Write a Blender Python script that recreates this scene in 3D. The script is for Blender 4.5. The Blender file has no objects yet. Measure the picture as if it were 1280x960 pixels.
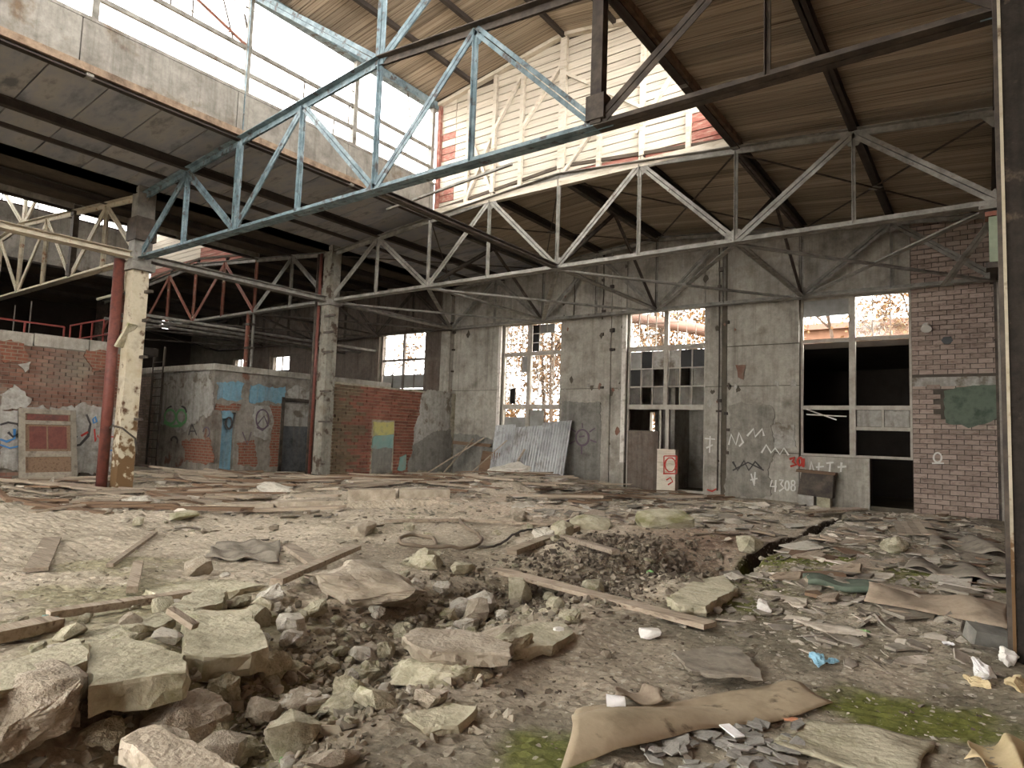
import bpy, bmesh, math, random
import numpy as np
from mathutils import Vector, Matrix, noise as mnoise

rnd = random.Random(7)
SC = bpy.context.scene
COL = SC.collection

# ---------------------------------------------------------------- camera
CAM = np.array([-0.26099, 0.0, 1.72645])
CR = np.array([0.80647768, 0.59028344, 0.03404717])
CU = np.array([0.01843767, -0.08266268, 0.99640701])
CF = np.array([-0.59097699, 0.80295227, 0.07754906])
FPX = 808.1
cd = bpy.data.cameras.new('camera')
cam = bpy.data.objects.new('camera', cd)
COL.objects.link(cam)
m = Matrix.Identity(4)
for i in range(3):
    m[i][0] = CR[i]; m[i][1] = CU[i]; m[i][2] = -CF[i]; m[i][3] = CAM[i]
cam.matrix_world = m
cd.sensor_width = 36.0
cd.lens = 36.0 * FPX / 1280.0
cd.clip_start = 0.05; cd.clip_end = 400
SC.camera = cam

def at(x, y, X=None, Y=None, Z=None):
    """photo pixel -> point on a world plane"""
    d = CF + CR * (x - 640) / FPX - CU * (y - 480) / FPX
    if X is not None: t = (X - CAM[0]) / d[0]
    elif Y is not None: t = (Y - CAM[1]) / d[1]
    else: t = (Z - CAM[2]) / d[2]
    p = CAM + d * t
    return (float(p[0]), float(p[1]), float(p[2]))

# ---------------------------------------------------------------- world and exposure
w = bpy.data.worlds.new('overcast_sky'); SC.world = w; w.use_nodes = True
bg = w.node_tree.nodes['Background']
bg.inputs[0].default_value = (1.0, 0.975, 0.94, 1); bg.inputs[1].default_value = 1.0
SC.view_settings.view_transform = 'Standard'
SC.view_settings.look = 'None'
SC.view_settings.gamma = 1.0
SC.view_settings.use_curve_mapping = False
SC.view_settings.exposure = 4.45

# ---------------------------------------------------------------- materials
def lin(c):
    return tuple(((v / 255) / 12.92 if v / 255 <= .04045 else ((v / 255 + .055) / 1.055) ** 2.4) for v in c)

MATS = {}
def mat(name, cols, scale=3.0, rough=.9, bump=.3, bscale=None, metal=0.0, stretch=(1, 1, 1), coord='Object',
        vary=0.0, island=0.0, spots=None, spot_scale=2.0, spot_lo=.55, spot_w=.08, trans=0.0, streak=None, rust=None):
    """procedural material: noise ramp over cols (sRGB 0..255), optional second layer of spots, random value per object / island"""
    M = bpy.data.materials.new(name); M.use_nodes = True
    N = M.node_tree.nodes; Lk = M.node_tree.links.new
    b = N['Principled BSDF']; b.inputs['Roughness'].default_value = rough; b.inputs['Metallic'].default_value = metal
    try: b.inputs['Specular IOR Level'].default_value = .3
    except Exception: pass
    tc = N.new('ShaderNodeTexCoord'); geo = N.new('ShaderNodeNewGeometry')
    mp = N.new('ShaderNodeMapping'); mp.inputs['Scale'].default_value = stretch
    Lk(geo.outputs['Position'] if coord == 'World' else tc.outputs[coord], mp.inputs['Vector'])
    vec = mp.outputs[0]
    if coord != 'World' or vary:
        oi = N.new('ShaderNodeObjectInfo')
        ad = N.new('ShaderNodeVectorMath'); ad.operation = 'MULTIPLY_ADD'
        Lk(oi.outputs['Random'], ad.inputs[0]); ad.inputs[1].default_value = (37, 19, 53); Lk(vec, ad.inputs[2]); vec = ad.outputs[0]
    nz = N.new('ShaderNodeTexNoise'); nz.inputs['Scale'].default_value = scale; nz.inputs['Detail'].default_value = 6; nz.inputs['Roughness'].default_value = .65
    Lk(vec, nz.inputs['Vector'])
    rp = N.new('ShaderNodeValToRGB'); e = rp.color_ramp.elements
    n = len(cols)
    for i, c in enumerate(cols):
        pos = .32 + .36 * (i / max(1, n - 1))
        if i < 2: e[i].position = pos; el = e[i]
        else: el = e.new(pos)
        el.color = (*lin(c), 1)
    if n == 1: e[1].color = e[0].color
    Lk(nz.outputs['Fac'], rp.inputs[0])
    col = rp.outputs[0]
    if spots:
        n2 = N.new('ShaderNodeTexNoise'); n2.inputs['Scale'].default_value = spot_scale; n2.inputs['Detail'].default_value = 8; n2.inputs['Roughness'].default_value = .6
        Lk(vec, n2.inputs['Vector'])
        mr = N.new('ShaderNodeMapRange'); mr.inputs[1].default_value = spot_lo; mr.inputs[2].default_value = spot_lo + spot_w
        Lk(n2.outputs['Fac'], mr.inputs[0])
        mx = N.new('ShaderNodeMix'); mx.data_type = 'RGBA'; Lk(mr.outputs[0], mx.inputs[0]); Lk(col, mx.inputs[6]); mx.inputs[7].default_value = (*lin(spots), 1)
        col = mx.outputs[2]
    if streak:          # dirt run-down: noise drawn out along the height
        ms = N.new('ShaderNodeMapping'); ms.inputs['Scale'].default_value = (3.2, 3.2, .22); Lk(geo.outputs['Position'], ms.inputs['Vector'])
        n4 = N.new('ShaderNodeTexNoise'); n4.inputs['Scale'].default_value = 1.3; n4.inputs['Detail'].default_value = 9; n4.inputs['Roughness'].default_value = .7; Lk(ms.outputs[0], n4.inputs['Vector'])
        r4 = N.new('ShaderNodeMapRange'); r4.inputs[1].default_value = .48; r4.inputs[2].default_value = .72; r4.inputs[4].default_value = streak[1]; Lk(n4.outputs['Fac'], r4.inputs[0])
        x4 = N.new('ShaderNodeMix'); x4.data_type = 'RGBA'; Lk(r4.outputs[0], x4.inputs[0]); Lk(col, x4.inputs[6]); x4.inputs[7].default_value = (*lin(streak[0]), 1); col = x4.outputs[2]
        n5 = N.new('ShaderNodeTexNoise'); n5.inputs['Scale'].default_value = 7; n5.inputs['Detail'].default_value = 10; n5.inputs['Roughness'].default_value = .8; Lk(geo.outputs['Position'], n5.inputs['Vector'])
        r5 = N.new('ShaderNodeMapRange'); r5.inputs[1].default_value = .3; r5.inputs[2].default_value = .7; r5.inputs[3].default_value = .72; r5.inputs[4].default_value = 1.22; Lk(n5.outputs['Fac'], r5.inputs[0])
        v5 = N.new('ShaderNodeVectorMath'); v5.operation = 'SCALE'; Lk(col, v5.inputs[0]); Lk(r5.outputs[0], v5.inputs['Scale']); col = v5.outputs[0]
    if rust:            # corrosion that has eaten up from the foot
        sx = N.new('ShaderNodeSeparateXYZ'); Lk(geo.outputs['Position'], sx.inputs[0])
        n6 = N.new('ShaderNodeTexNoise'); n6.inputs['Scale'].default_value = 5; n6.inputs['Detail'].default_value = 8; Lk(geo.outputs['Position'], n6.inputs['Vector'])
        q1 = N.new('ShaderNodeMath'); q1.operation = 'MULTIPLY_ADD'; Lk(sx.outputs[2], q1.inputs[0]); q1.inputs[1].default_value = -.16; Lk(n6.outputs['Fac'], q1.inputs[2])
        r6 = N.new('ShaderNodeMapRange'); r6.inputs[1].default_value = .27; r6.inputs[2].default_value = .36; Lk(q1.outputs[0], r6.inputs[0])
        x6 = N.new('ShaderNodeMix'); x6.data_type = 'RGBA'; Lk(r6.outputs[0], x6.inputs[0]); Lk(col, x6.inputs[6]); x6.inputs[7].default_value = (*lin(rust), 1); col = x6.outputs[2]
    if vary or island:
        hs = N.new('ShaderNodeHueSaturation')
        mr = N.new('ShaderNodeMapRange'); amt = vary or island
        mr.inputs[3].default_value = 1 - amt; mr.inputs[4].default_value = 1 + amt
        if vary: Lk(oi.outputs['Random'], mr.inputs[0])
        else: Lk(geo.outputs['Random Per Island'], mr.inputs[0])
        Lk(mr.outputs[0], hs.inputs['Value']); Lk(col, hs.inputs['Color']); col = hs.outputs[0]
    Lk(col, b.inputs['Base Color'])
    if bump:
        nb = N.new('ShaderNodeTexNoise'); nb.inputs['Scale'].default_value = bscale or scale * 5; nb.inputs['Detail'].default_value = 5
        Lk(vec, nb.inputs['Vector'])
        bp = N.new('ShaderNodeBump'); bp.inputs['Strength'].default_value = bump; bp.inputs['Distance'].default_value = .03
        Lk(nb.outputs['Fac'], bp.inputs['Height']); Lk(bp.outputs[0], b.inputs['Normal'])
    if trans:
        b.inputs['Transmission Weight'].default_value = trans
    MATS[name] = M
    return M

mat('steel_blue', [(76, 90, 96), (104, 122, 128), (134, 148, 152)], 4, .55, .1, spots=(74, 70, 68), spot_scale=5, spot_lo=.56)
mat('steel_grey', [(96, 92, 84), (124, 120, 112), (146, 143, 134)], 4, .6, .1, spots=(92, 78, 66), spot_scale=5, spot_lo=.62)
mat('column_dark', [(34, 30, 27), (52, 46, 40), (40, 35, 30)], 3, .9, .5, coord='World', spots=(96, 84, 70), spot_scale=3.5, spot_lo=.62, spot_w=.1, streak=((26, 23, 20), .8))
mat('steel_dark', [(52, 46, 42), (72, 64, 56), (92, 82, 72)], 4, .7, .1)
mat('steel_cream', [(166, 156, 136), (186, 176, 154), (146, 136, 116)], 3, .6, .1, spots=(132, 92, 66), spot_scale=5, spot_lo=.6)
mat('steel_red', [(108, 66, 56), (132, 84, 70), (120, 96, 84)], 4, .65, .1, spots=(196, 184, 164), spot_scale=4, spot_lo=.62)
mat('rail_red', [(136, 62, 56), (156, 84, 76)], 4, .5, .05)
mat('column_cream', [(150, 140, 120), (184, 174, 152), (168, 156, 130)], 2.2, .8, .2, spots=(84, 62, 44), spot_scale=2.8, spot_lo=.58, coord='World', rust=(104, 80, 52))
mat('column_grey', [(104, 100, 90), (136, 132, 120), (116, 108, 94)], 2.2, .85, .2, spots=(72, 58, 46), spot_scale=2.8, spot_lo=.56, coord='World', streak=((70, 62, 52), .7))
mat('rust_base', [(146, 112, 60), (176, 142, 84), (110, 76, 42)], 6, .9, .3)
mat('pipe_red', [(86, 48, 41), (108, 62, 53), (78, 50, 44)], 3, .55, .1)
mat('deck_wood', [(106, 92, 76), (146, 131, 113), (170, 156, 137), (122, 107, 91)], 1.4, .95, .3, stretch=(.5, 5, 5), vary=.26, spots=(74, 60, 48), spot_scale=1.6, spot_lo=.57, spot_w=.1)
mat('deck_felt', [(66, 58, 50), (86, 76, 64)], 2, .95, .2)
mat('roof_slab', [(112, 113, 118), (140, 140, 144), (152, 148, 144), (102, 101, 104)], 1.6, .95, .25, vary=.12)  # bluish cast: haze under the roof put into the panel colour
mat('gable_board', [(178, 168, 150), (200, 190, 174), (158, 147, 128)], 2.2, .9, .25, stretch=(.7, 3, 3), vary=.08, spots=(120, 92, 72), spot_scale=3.2, spot_lo=.66)
mat('gable_red', [(128, 76, 66), (150, 98, 86), (168, 146, 130)], 5, .9, .25)
mat('upstand', [(112, 106, 98), (136, 131, 122), (148, 143, 134)], 1.6, .9, .2, coord='World', spots=(104, 88, 70), spot_scale=1.4, spot_lo=.58, spot_w=.12, streak=((84, 78, 70), .7))
mat('edge_wood', [(112, 92, 74), (142, 122, 102), (96, 80, 66)], 3, .9, .3, coord='World', streak=((80, 66, 54), .6))
mat('purlin', [(54, 48, 44), (70, 62, 56)], 3, .85, .15)
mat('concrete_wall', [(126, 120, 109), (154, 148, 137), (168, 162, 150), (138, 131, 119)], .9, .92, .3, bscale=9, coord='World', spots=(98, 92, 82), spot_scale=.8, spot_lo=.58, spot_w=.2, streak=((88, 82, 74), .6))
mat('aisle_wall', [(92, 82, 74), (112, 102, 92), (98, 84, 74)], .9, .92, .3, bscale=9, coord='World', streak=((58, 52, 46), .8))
mat('concrete_joint', [(74, 68, 58), (96, 90, 78)], 3, .95, .3, coord='World')
mat('plaster_pale', [(142, 138, 128), (168, 164, 156), (128, 122, 112)], 2.2, .9, .25, coord='World', spots=(112, 102, 90), spot_scale=2, spot_lo=.56, streak=((98, 90, 78), .7))
mat('paint_grey', [(108, 105, 98), (128, 125, 117), (100, 96, 88)], 1.5, .8, .12, coord='World', spots=(136, 131, 122), spot_scale=2.5, spot_lo=.6, streak=((82, 78, 70), .6))
mat('paint_pale', [(122, 118, 108), (142, 137, 126), (112, 107, 98)], 1.5, .85, .15, coord='World', streak=((92, 86, 77), .6))
mat('paint_slate', [(70, 72, 74), (90, 92, 93), (60, 62, 63)], 2.5, .7, .1, coord='World', streak=((120, 112, 100), .5))
mat('paint_green', [(78, 90, 76), (96, 106, 92), (66, 78, 66)], 2.5, .8, .12, coord='World')
mat('paint_teal', [(108, 140, 132), (126, 154, 146), (132, 138, 126)], 3, .8, .12, coord='World')
mat('paint_yellow', [(166, 160, 92), (184, 176, 110), (146, 144, 106)], 4, .8, .12, coord='World')
mat('paint_blue', [(94, 134, 152), (116, 152, 168), (104, 132, 142)], 2.5, .8, .12, coord='World', streak=((120, 112, 100), .7))
mat('brick_red', [(108, 66, 52), (128, 82, 66), (96, 62, 50)], 2, .95, .3, island=.25, spots=(122, 106, 90), spot_scale=.9, spot_lo=.56, spot_w=.12, coord='World')
mat('brick_brown', [(98, 66, 54), (118, 86, 72), (128, 106, 92)], 1.2, .95, .3, island=.22, coord='World', spots=(124, 112, 98), spot_scale=.7, spot_lo=.5, spot_w=.15)
mat('brick_grey', [(136, 117, 106), (160, 143, 131), (122, 104, 95)], 1.3, .95, .3, island=.2, coord='World', spots=(152, 140, 126), spot_scale=1, spot_lo=.56, spot_w=.12)
mat('brick_one', [(108, 66, 52), (128, 82, 66), (96, 62, 50)], 2, .95, .3, vary=.25)
mat('brick_moss', [(82, 72, 54), (100, 86, 66), (112, 80, 62)], 2, .95, .3, vary=.25)
mat('brick_one_grey', [(136, 117, 106), (160, 143, 131), (122, 104, 95)], 1.3, .95, .3, vary=.2)
mat('mortar', [(108, 100, 90), (128, 120, 108)], 4, .95, .3, coord='World')
mat('mortar_dark', [(72, 65, 58), (90, 82, 73)], 4, .95, .3, coord='World')
mat('mortar_moss', [(104, 98, 80), (170, 162, 144), (98, 98, 66)], 2, .95, .3, coord='World')
mat('plaster_old', [(118, 111, 100), (142, 136, 126), (104, 93, 82)], 1.4, .92, .25, coord='World', spots=(112, 78, 62), spot_scale=1.1, spot_lo=.62, spot_w=.06, streak=((86, 78, 68), .7))
mat('window_frame', [(150, 142, 130), (182, 176, 164)], 4, .8, .1)
mat('window_steel', [(96, 88, 80), (120, 110, 100)], 4, .7, .1)
mat('white_wood', [(196, 190, 178), (216, 210, 200), (160, 150, 136)], 4, .8, .15)
mat('pane_grey', [(126, 124, 118), (150, 148, 142)], 3, .5, .05)
mat('pane_dark', [(30, 28, 26), (40, 38, 35)], 3, .25, .02)
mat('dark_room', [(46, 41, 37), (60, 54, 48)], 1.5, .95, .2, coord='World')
mat('corrugated', [(140, 140, 138), (168, 168, 166), (116, 112, 106)], 1.6, .38, .05, metal=.75)
mat('wood_grey', [(118, 104, 90), (148, 134, 116), (166, 152, 134), (104, 88, 74)], 2.2, .92, .3, stretch=(.6, 6, 6), vary=.2)
mat('wood_brown', [(92, 72, 56), (120, 98, 78), (104, 84, 68)], 2.2, .92, .3, stretch=(.6, 6, 6), vary=.22)
mat('concrete_rubble', [(138, 132, 110), (168, 161, 137), (188, 181, 157), (150, 143, 120)], 3.2, .95, .7, bscale=22, vary=.14, spots=(132, 130, 92), spot_scale=1.4, spot_lo=.56, spot_w=.14)
mat('concrete_warm', [(146, 134, 116), (170, 158, 139), (190, 178, 160)], 4, .95, .8, bscale=26, vary=.12)
mat('stone_pale', [(168, 160, 144), (196, 190, 176), (150, 142, 126)], 4, .95, .4, vary=.1)
mat('rubble_stuff', [(116, 108, 93), (148, 139, 122), (170, 161, 143)], 2, .95, .4, island=.35, coord='World')
mat('rubble_dark', [(84, 75, 65), (106, 96, 83), (130, 120, 105)], 2, .95, .4, island=.35, coord='World')
mat('chips_pale', [(176, 168, 150), (206, 200, 186)], 2, .95, .2, island=.2, coord='World')
mat('felt_grey', [(112, 104, 92), (138, 130, 116), (98, 90, 80)], 3, .95, .3, vary=.25)
mat('felt_tan', [(140, 125, 106), (162, 146, 126), (126, 112, 95)], 2.5, .95, .3, vary=.1, spots=(96, 80, 62), spot_scale=2, spot_lo=.6)
mat('tarp', [(142, 128, 104), (170, 154, 128), (154, 139, 115)], 2.5, .9, .25, spots=(84, 72, 56), spot_scale=3, spot_lo=.62)
mat('slate', [(132, 129, 122), (154, 151, 143), (118, 114, 107)], 3, .8, .15, vary=.2)
mat('white_foam', [(222, 218, 208), (236, 232, 224)], 8, .9, .3)
mat('plastic_white', [(226, 224, 220), (240, 238, 236)], 5, .45, .3)
mat('plastic_blue', [(122, 172, 196), (158, 198, 214)], 6, .4, .3)
mat('paper_tan', [(186, 168, 128), (206, 188, 150)], 5, .85, .2)
mat('green_plastic', [(128, 176, 108), (150, 196, 130)], 5, .5, .1)
mat('orange_plastic', [(206, 140, 106), (216, 156, 120)], 5, .5, .1)
mat('cable', [(132, 118, 100), (112, 98, 82)], 5, .7, .1)
mat('paint_white_mark', [(206, 204, 196)], 5, .8, 0)
mat('paint_red_mark', [(170, 62, 52)], 5, .8, 0)
mat('paint_black_mark', [(66, 62, 60)], 5, .8, 0)
mat('paint_blue_mark', [(72, 120, 168)], 5, .8, 0)
mat('paint_green_mark', [(104, 158, 104)], 5, .8, 0)
mat('paint_violet_mark', [(98, 84, 92)], 5, .8, 0)
mat('bark', [(58, 46, 36), (74, 60, 48)], 5, .95, .3)
mat('leaves_autumn', [(96, 68, 42), (116, 86, 56), (84, 72, 46)], 1, .8, 0, island=.3, coord='World')
mat('outdoor_ground', [(84, 76, 58), (104, 92, 70)], .5, .95, .3, coord='World')
mat('pipe_pink', [(92, 66, 54), (104, 78, 66)], 1, .7, .05)
mat('outdoor_brick', [(88, 62, 46), (100, 74, 58)], 1, .95, .1, coord='World')
mat('litter_mix', [(112, 104, 92), (166, 157, 142), (200, 192, 178)], 3, .95, .2, island=.5, coord='World')
mat('moss_cushion', [(92, 104, 40), (124, 132, 60), (84, 92, 44)], 8, .95, .6)
mat('green_box', [(118, 128, 108), (140, 148, 126)], 4, .7, .1)
mat('lamp_white', [(210, 206, 196)], 4, .5, 0)

# clear window glass with a thin film of dirt
g = bpy.data.materials.new('window_glass'); g.use_nodes = True
gn = g.node_tree.nodes; gl = g.node_tree.links.new
for n_ in list(gn):
    if n_.type != 'OUTPUT_MATERIAL': gn.remove(n_)
tr = gn.new('ShaderNodeBsdfTransparent'); df = gn.new('ShaderNodeBsdfGlossy'); df.inputs['Roughness'].default_value = .1
ns = gn.new('ShaderNodeBsdfDiffuse'); ns.inputs['Color'].default_value = (.6, .56, .5, 1)
m1 = gn.new('ShaderNodeMixShader'); m1.inputs[0].default_value = .06; gl(tr.outputs[0], m1.inputs[1]); gl(df.outputs[0], m1.inputs[2])
m2 = gn.new('ShaderNodeMixShader'); m2.inputs[0].default_value = .12; gl(m1.outputs[0], m2.inputs[1]); gl(ns.outputs[0], m2.inputs[2])
gl(m2.outputs[0], [n_ for n_ in gn if n_.type == 'OUTPUT_MATERIAL'][0].inputs[0])
MATS['window_glass'] = g

# ---------------------------------------------------------------- mesh helpers
WL = {}          # world location of every object made here

def finish(o, parent, pivot):
    COL.objects.link(o)
    if parent is not None:
        o.parent = parent
        pw = WL[parent.name]
        o.location = (pivot[0] - pw[0], pivot[1] - pw[1], pivot[2] - pw[2])
    else:
        o.location = pivot
    WL[o.name] = tuple(pivot)
    return o

def tag(o, label=None, cat=None, group=None, kind=None):
    if label: o['label'] = label
    if cat: o['category'] = cat
    if group: o['group'] = group
    if kind: o['kind'] = kind
    return o

def empty(name, loc, label=None, cat=None, group=None, kind=None):
    o = bpy.data.objects.new(name, None); o.empty_display_size = .2
    finish(o, None, loc)
    return tag(o, label, cat, group, kind)

def basis(d, up=(0, 0, 1)):
    d = np.asarray(d, float); d = d / np.linalg.norm(d)
    u = np.asarray(up, float)
    if abs(d @ u) > .97: u = np.array([1., 0, 0]) if abs(d[0]) < .9 else np.array([0, 1., 0])
    s = np.cross(d, u); s /= np.linalg.norm(s); u = np.cross(s, d)
    return d, s, u

class MB:
    def __init__(self): self.v = []; self.f = []
    def add(self, verts, faces):
        n = len(self.v); self.v.extend([tuple(map(float, p)) for p in verts]); self.f.extend([tuple(i + n for i in f) for f in faces]); return self
    def box(self, x0, x1, y0, y1, z0, z1):
        return self.add([(x0, y0, z0), (x1, y0, z0), (x1, y1, z0), (x0, y1, z0), (x0, y0, z1), (x1, y0, z1), (x1, y1, z1), (x0, y1, z1)],
                        [(0, 3, 2, 1), (4, 5, 6, 7), (0, 1, 5, 4), (1, 2, 6, 5), (2, 3, 7, 6), (3, 0, 4, 7)])
    def sweep(self, p, q, prof, up=(0, 0, 1)):
        p = np.asarray(p, float); q = np.asarray(q, float)
        d, s, u = basis(q - p, up); n = len(prof)
        vs = [p + s * a + u * b for a, b in prof] + [q + s * a + u * b for a, b in prof]
        fs = [tuple(range(n))[::-1], tuple(range(n, 2 * n))] + [(i, (i + 1) % n, n + (i + 1) % n, n + i) for i in range(n)]
        # orientation check: profile counter-clockwise in (s,u) seen against d
        return self.add(vs, [f[::-1] for f in fs])
    def bar(self, p, q, wd, ht, up=(0, 0, 1)):
        a, b = wd / 2, ht / 2
        return self.sweep(p, q, [(-a, -b), (a, -b), (a, b), (-a, b)], up)
    def angles(self, p, q, leg=.09, t=.012, gap=.014, up=(0, 0, 1), flip=False):
        sg = -1 if flip else 1
        L1 = [(gap / 2, 0), (gap / 2 + leg, 0), (gap / 2 + leg, t), (gap / 2 + t, t), (gap / 2 + t, leg), (gap / 2, leg)]
        L1 = [(a, (b - leg / 2) * sg) for a, b in L1]
        L2 = [(-a, b) for a, b in L1][::-1]
        if flip: L1, L2 = L1[::-1], L2[::-1]
        self.sweep(p, q, L1, up); return self.sweep(p, q, L2, up)
    def tube(self, pts, r, n=8, caps=True):
        pts = [np.asarray(p, float) for p in pts]; rs = r if isinstance(r, (list, tuple)) else [r] * len(pts)
        base = len(self.v); up = None
        for i, p in enumerate(pts):
            d = pts[min(i + 1, len(pts) - 1)] - pts[max(i - 1, 0)]
            dd, s, u = basis(d, (0, 0, 1) if up is None else up); up = u
            for k in range(n):
                a = 2 * math.pi * k / n
                self.v.append(tuple(p + (s * math.cos(a) + u * math.sin(a)) * rs[i]))
        for i in range(len(pts) - 1):
            for k in range(n):
                a = base + i * n + k; b = base + i * n + (k + 1) % n
                self.f.append((a, b, b + n, a + n))
        if caps:
            self.f.append(tuple(base + k for k in range(n))[::-1]); self.f.append(tuple(base + (len(pts) - 1) * n + k for k in range(n)))
        return self
    def prism(self, poly, off):
        """polygon (3-D points) extruded by the vector off"""
        n = len(poly); o = np.asarray(off, float)
        a = [np.asarray(p, float) for p in poly]; b = [p + o for p in a]
        return self.add(a + b, [tuple(range(n)), tuple(range(n, 2 * n))[::-1]] + [(i, n + i, n + (i + 1) % n, (i + 1) % n) for i in range(n)])
    def build(self, name, material, parent=None, pivot=None, smooth=False, fix=True):
        v = np.asarray(self.v, float)
        if pivot is None:
            if parent is not None: pivot = WL[parent.name]
            else:
                lo, hi = v.min(0), v.max(0); pivot = ((lo[0] + hi[0]) / 2, (lo[1] + hi[1]) / 2, lo[2])
        me = bpy.data.meshes.new(name)
        me.from_pydata((v - np.asarray(pivot)).tolist(), [], self.f)
        if fix:
            bm = bmesh.new(); bm.from_mesh(me); bmesh.ops.recalc_face_normals(bm, faces=bm.faces); bm.to_mesh(me); bm.free()
        if smooth: me.polygons.foreach_set('use_smooth', [True] * len(me.polygons))
        me.materials.append(MATS[material]); me.update()
        return finish(bpy.data.objects.new(name, me), parent, pivot)

def struct(o): o['kind'] = 'structure'; return o

def inst(me, name, loc, rot=(0, 0, 0), scale=(1, 1, 1), parent=None, material=None):
    """another object on shared mesh data"""
    o = bpy.data.objects.new(name, me); finish(o, parent, loc)
    o.rotation_euler = rot; o.scale = scale
    if material:
        o.material_slots[0].link = 'OBJECT'; o.material_slots[0].material = MATS[material]
    return o

def unit_box(name, material, jit=.0, seed=0):
    r = random.Random(seed)
    me = bpy.data.meshes.new(name)
    vs = [(x * .5 + r.uniform(-jit, jit), y * .5 + r.uniform(-jit, jit), z * .5 + r.uniform(-jit, jit)) for z in (-1, 1) for y in (-1, 1) for x in (-1, 1)]
    me.from_pydata(vs, [], [(0, 2, 3, 1), (4, 5, 7, 6), (0, 1, 5, 4), (2, 6, 7, 3), (0, 4, 6, 2), (1, 3, 7, 5)])
    me.materials.append(MATS[material]); return me

# ---------------------------------------------------------------- key dimensions of the hall
YB = -14.0
Y0, Y1, Y2, Y3 = 1.44, 7.54, 13.64, 19.78
ZB = 6.0
YW = 20.2
SPAN = 18.0
def ztop(d):            # top chord over distance from the bay's edge (0..18)
    d = min(d, SPAN - d)
    return 7.60 + .085 * d
# ================================================================ STRUCTURE
def wall_mesh(mb, axis, c0, c1, u0, u1, z0, z1, holes):
    """solid wall between c0..c1 on its normal axis with rectangular holes (ua,ub,za,zb)"""
    us = sorted({u0, u1, *[h[0] for h in holes], *[h[1] for h in holes]}); us = [u for u in us if u0 <= u <= u1]
    zs = sorted({z0, z1, *[h[2] for h in holes], *[h[3] for h in holes]}); zs = [z for z in zs if z0 <= z <= z1]
    for a, b in zip(us, us[1:]):
        run = None
        cells = []
        for c, d in zip(zs, zs[1:]):
            um, zm = (a + b) / 2, (c + d) / 2
            solid = not any(h[0] < um < h[1] and h[2] < zm < h[3] for h in holes)
            if solid:
                if run and abs(run[1] - c) < 1e-6: run[1] = d
                else:
                    run = [c, d]; cells.append(run)
            else: run = None
        for c, d in cells:
            if axis == 'Y': mb.box(a, b, c0, c1, c, d)
            else: mb.box(c0, c1, a, b, c, d)
    return mb

WINS = dict(W0=(-22.8, -19.9, 3.5, 6.2), W1=(-15.7, -12.95, 1.45, 6.05), W2=(-10.27, -7.5, .05, 6.1),
            W3=(-4.67, -1.85, 1.4, 6.03), D3=(-2.86, -1.85, .1, 2.2),
            S1=(-35.15, -33.84, 4.84, 5.5), S2=(-31.4, -29.65, 4.66, 5.5), S3=(-27.38, -26.15, 4.25, 5.45))
holes = list(WINS.values())
far = struct(wall_mesh(MB(), 'Y', YW + .06, YW + .42, -40, 1.1, -.3, 8.75, holes).build('wall_far', 'concrete_joint', pivot=(-9, YW, 0)))

def panel(parent, x0, x1, z0, z1, material='concrete_wall', y=YW, dep=.06, gap=.012):
    mb = MB(); j = lambda: rnd.uniform(-.006, .006)
    yy = y + rnd.uniform(-.012, .008)
    mb.box(x0 + gap, x1 - gap, yy, y + dep, z0 + gap, z1 - gap)
    return mb.build('wall_panel', material, parent)

for x0, x1, cuts in [(-18.25, -15.7, [-.3, 1.45, 3.45, 6.05, 8.7]), (-15.7, -12.95, [-.3, 1.45]), (-12.95, -11.15, [-.3, 2.9, 3.45, 6.05, 8.7]),
                     (-10.85, -10.27, [-.3, 3.45, 6.05, 8.7]), (-7.5, -6.95, [-.3, 3.45, 6.05, 8.7]), (-6.8, -4.67, [-.3, 1.45, 3.45, 4.7, 6.05, 8.7]),
                     (-15.7, -12.95, [6.05, 8.7]), (-10.27, -7.5, [6.1, 8.7]), (-4.67, -1.85, [6.03, 8.7]), (-4.67, -2.86, [-.3, 1.4]),
                     (-19.9, -18.75, [-.3, 3.45, 6.2, 8.7]), (-22.8, -19.9, [6.2, 8.7]), (-26.15, -22.8, [3.2, 6.2, 8.7]), (-22.8, -19.9, [2.0, 3.5]),
                     (-29.65, -27.38, [3.2, 5.5, 8.7]), (-33.84, -31.4, [3.2, 5.5, 8.7]), (-31.4, -29.65, [5.5, 8.7])]:
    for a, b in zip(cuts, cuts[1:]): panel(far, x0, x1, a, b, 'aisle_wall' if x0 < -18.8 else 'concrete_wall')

# pilasters: rough concrete columns with a steel angle down the joint
for i, (x0, x1, lab) in enumerate([(-11.15, -10.85, 0), (-6.95, -6.8, 1), (-18.75, -18.25, 2)]):
    p = MB().box(x0, x1, YW - (.05, -.015, .22)[i], YW + .06, -.3, 8.7).build('pilaster', ('concrete_wall', 'concrete_joint', 'concrete_wall')[i], far)
    for k in range(9):        # rusty brackets left on the pilaster
        z = rnd.uniform(1.2, 7.4); xx = rnd.choice((x0 - .05, x1 + .04)) + rnd.uniform(-.05, .05)
        MB().box(xx - .05, xx + rnd.uniform(.03, .1), YW - .1, YW + .02, z, z + rnd.uniform(.05, .14)).build('bracket', 'steel_dark', far)

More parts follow.
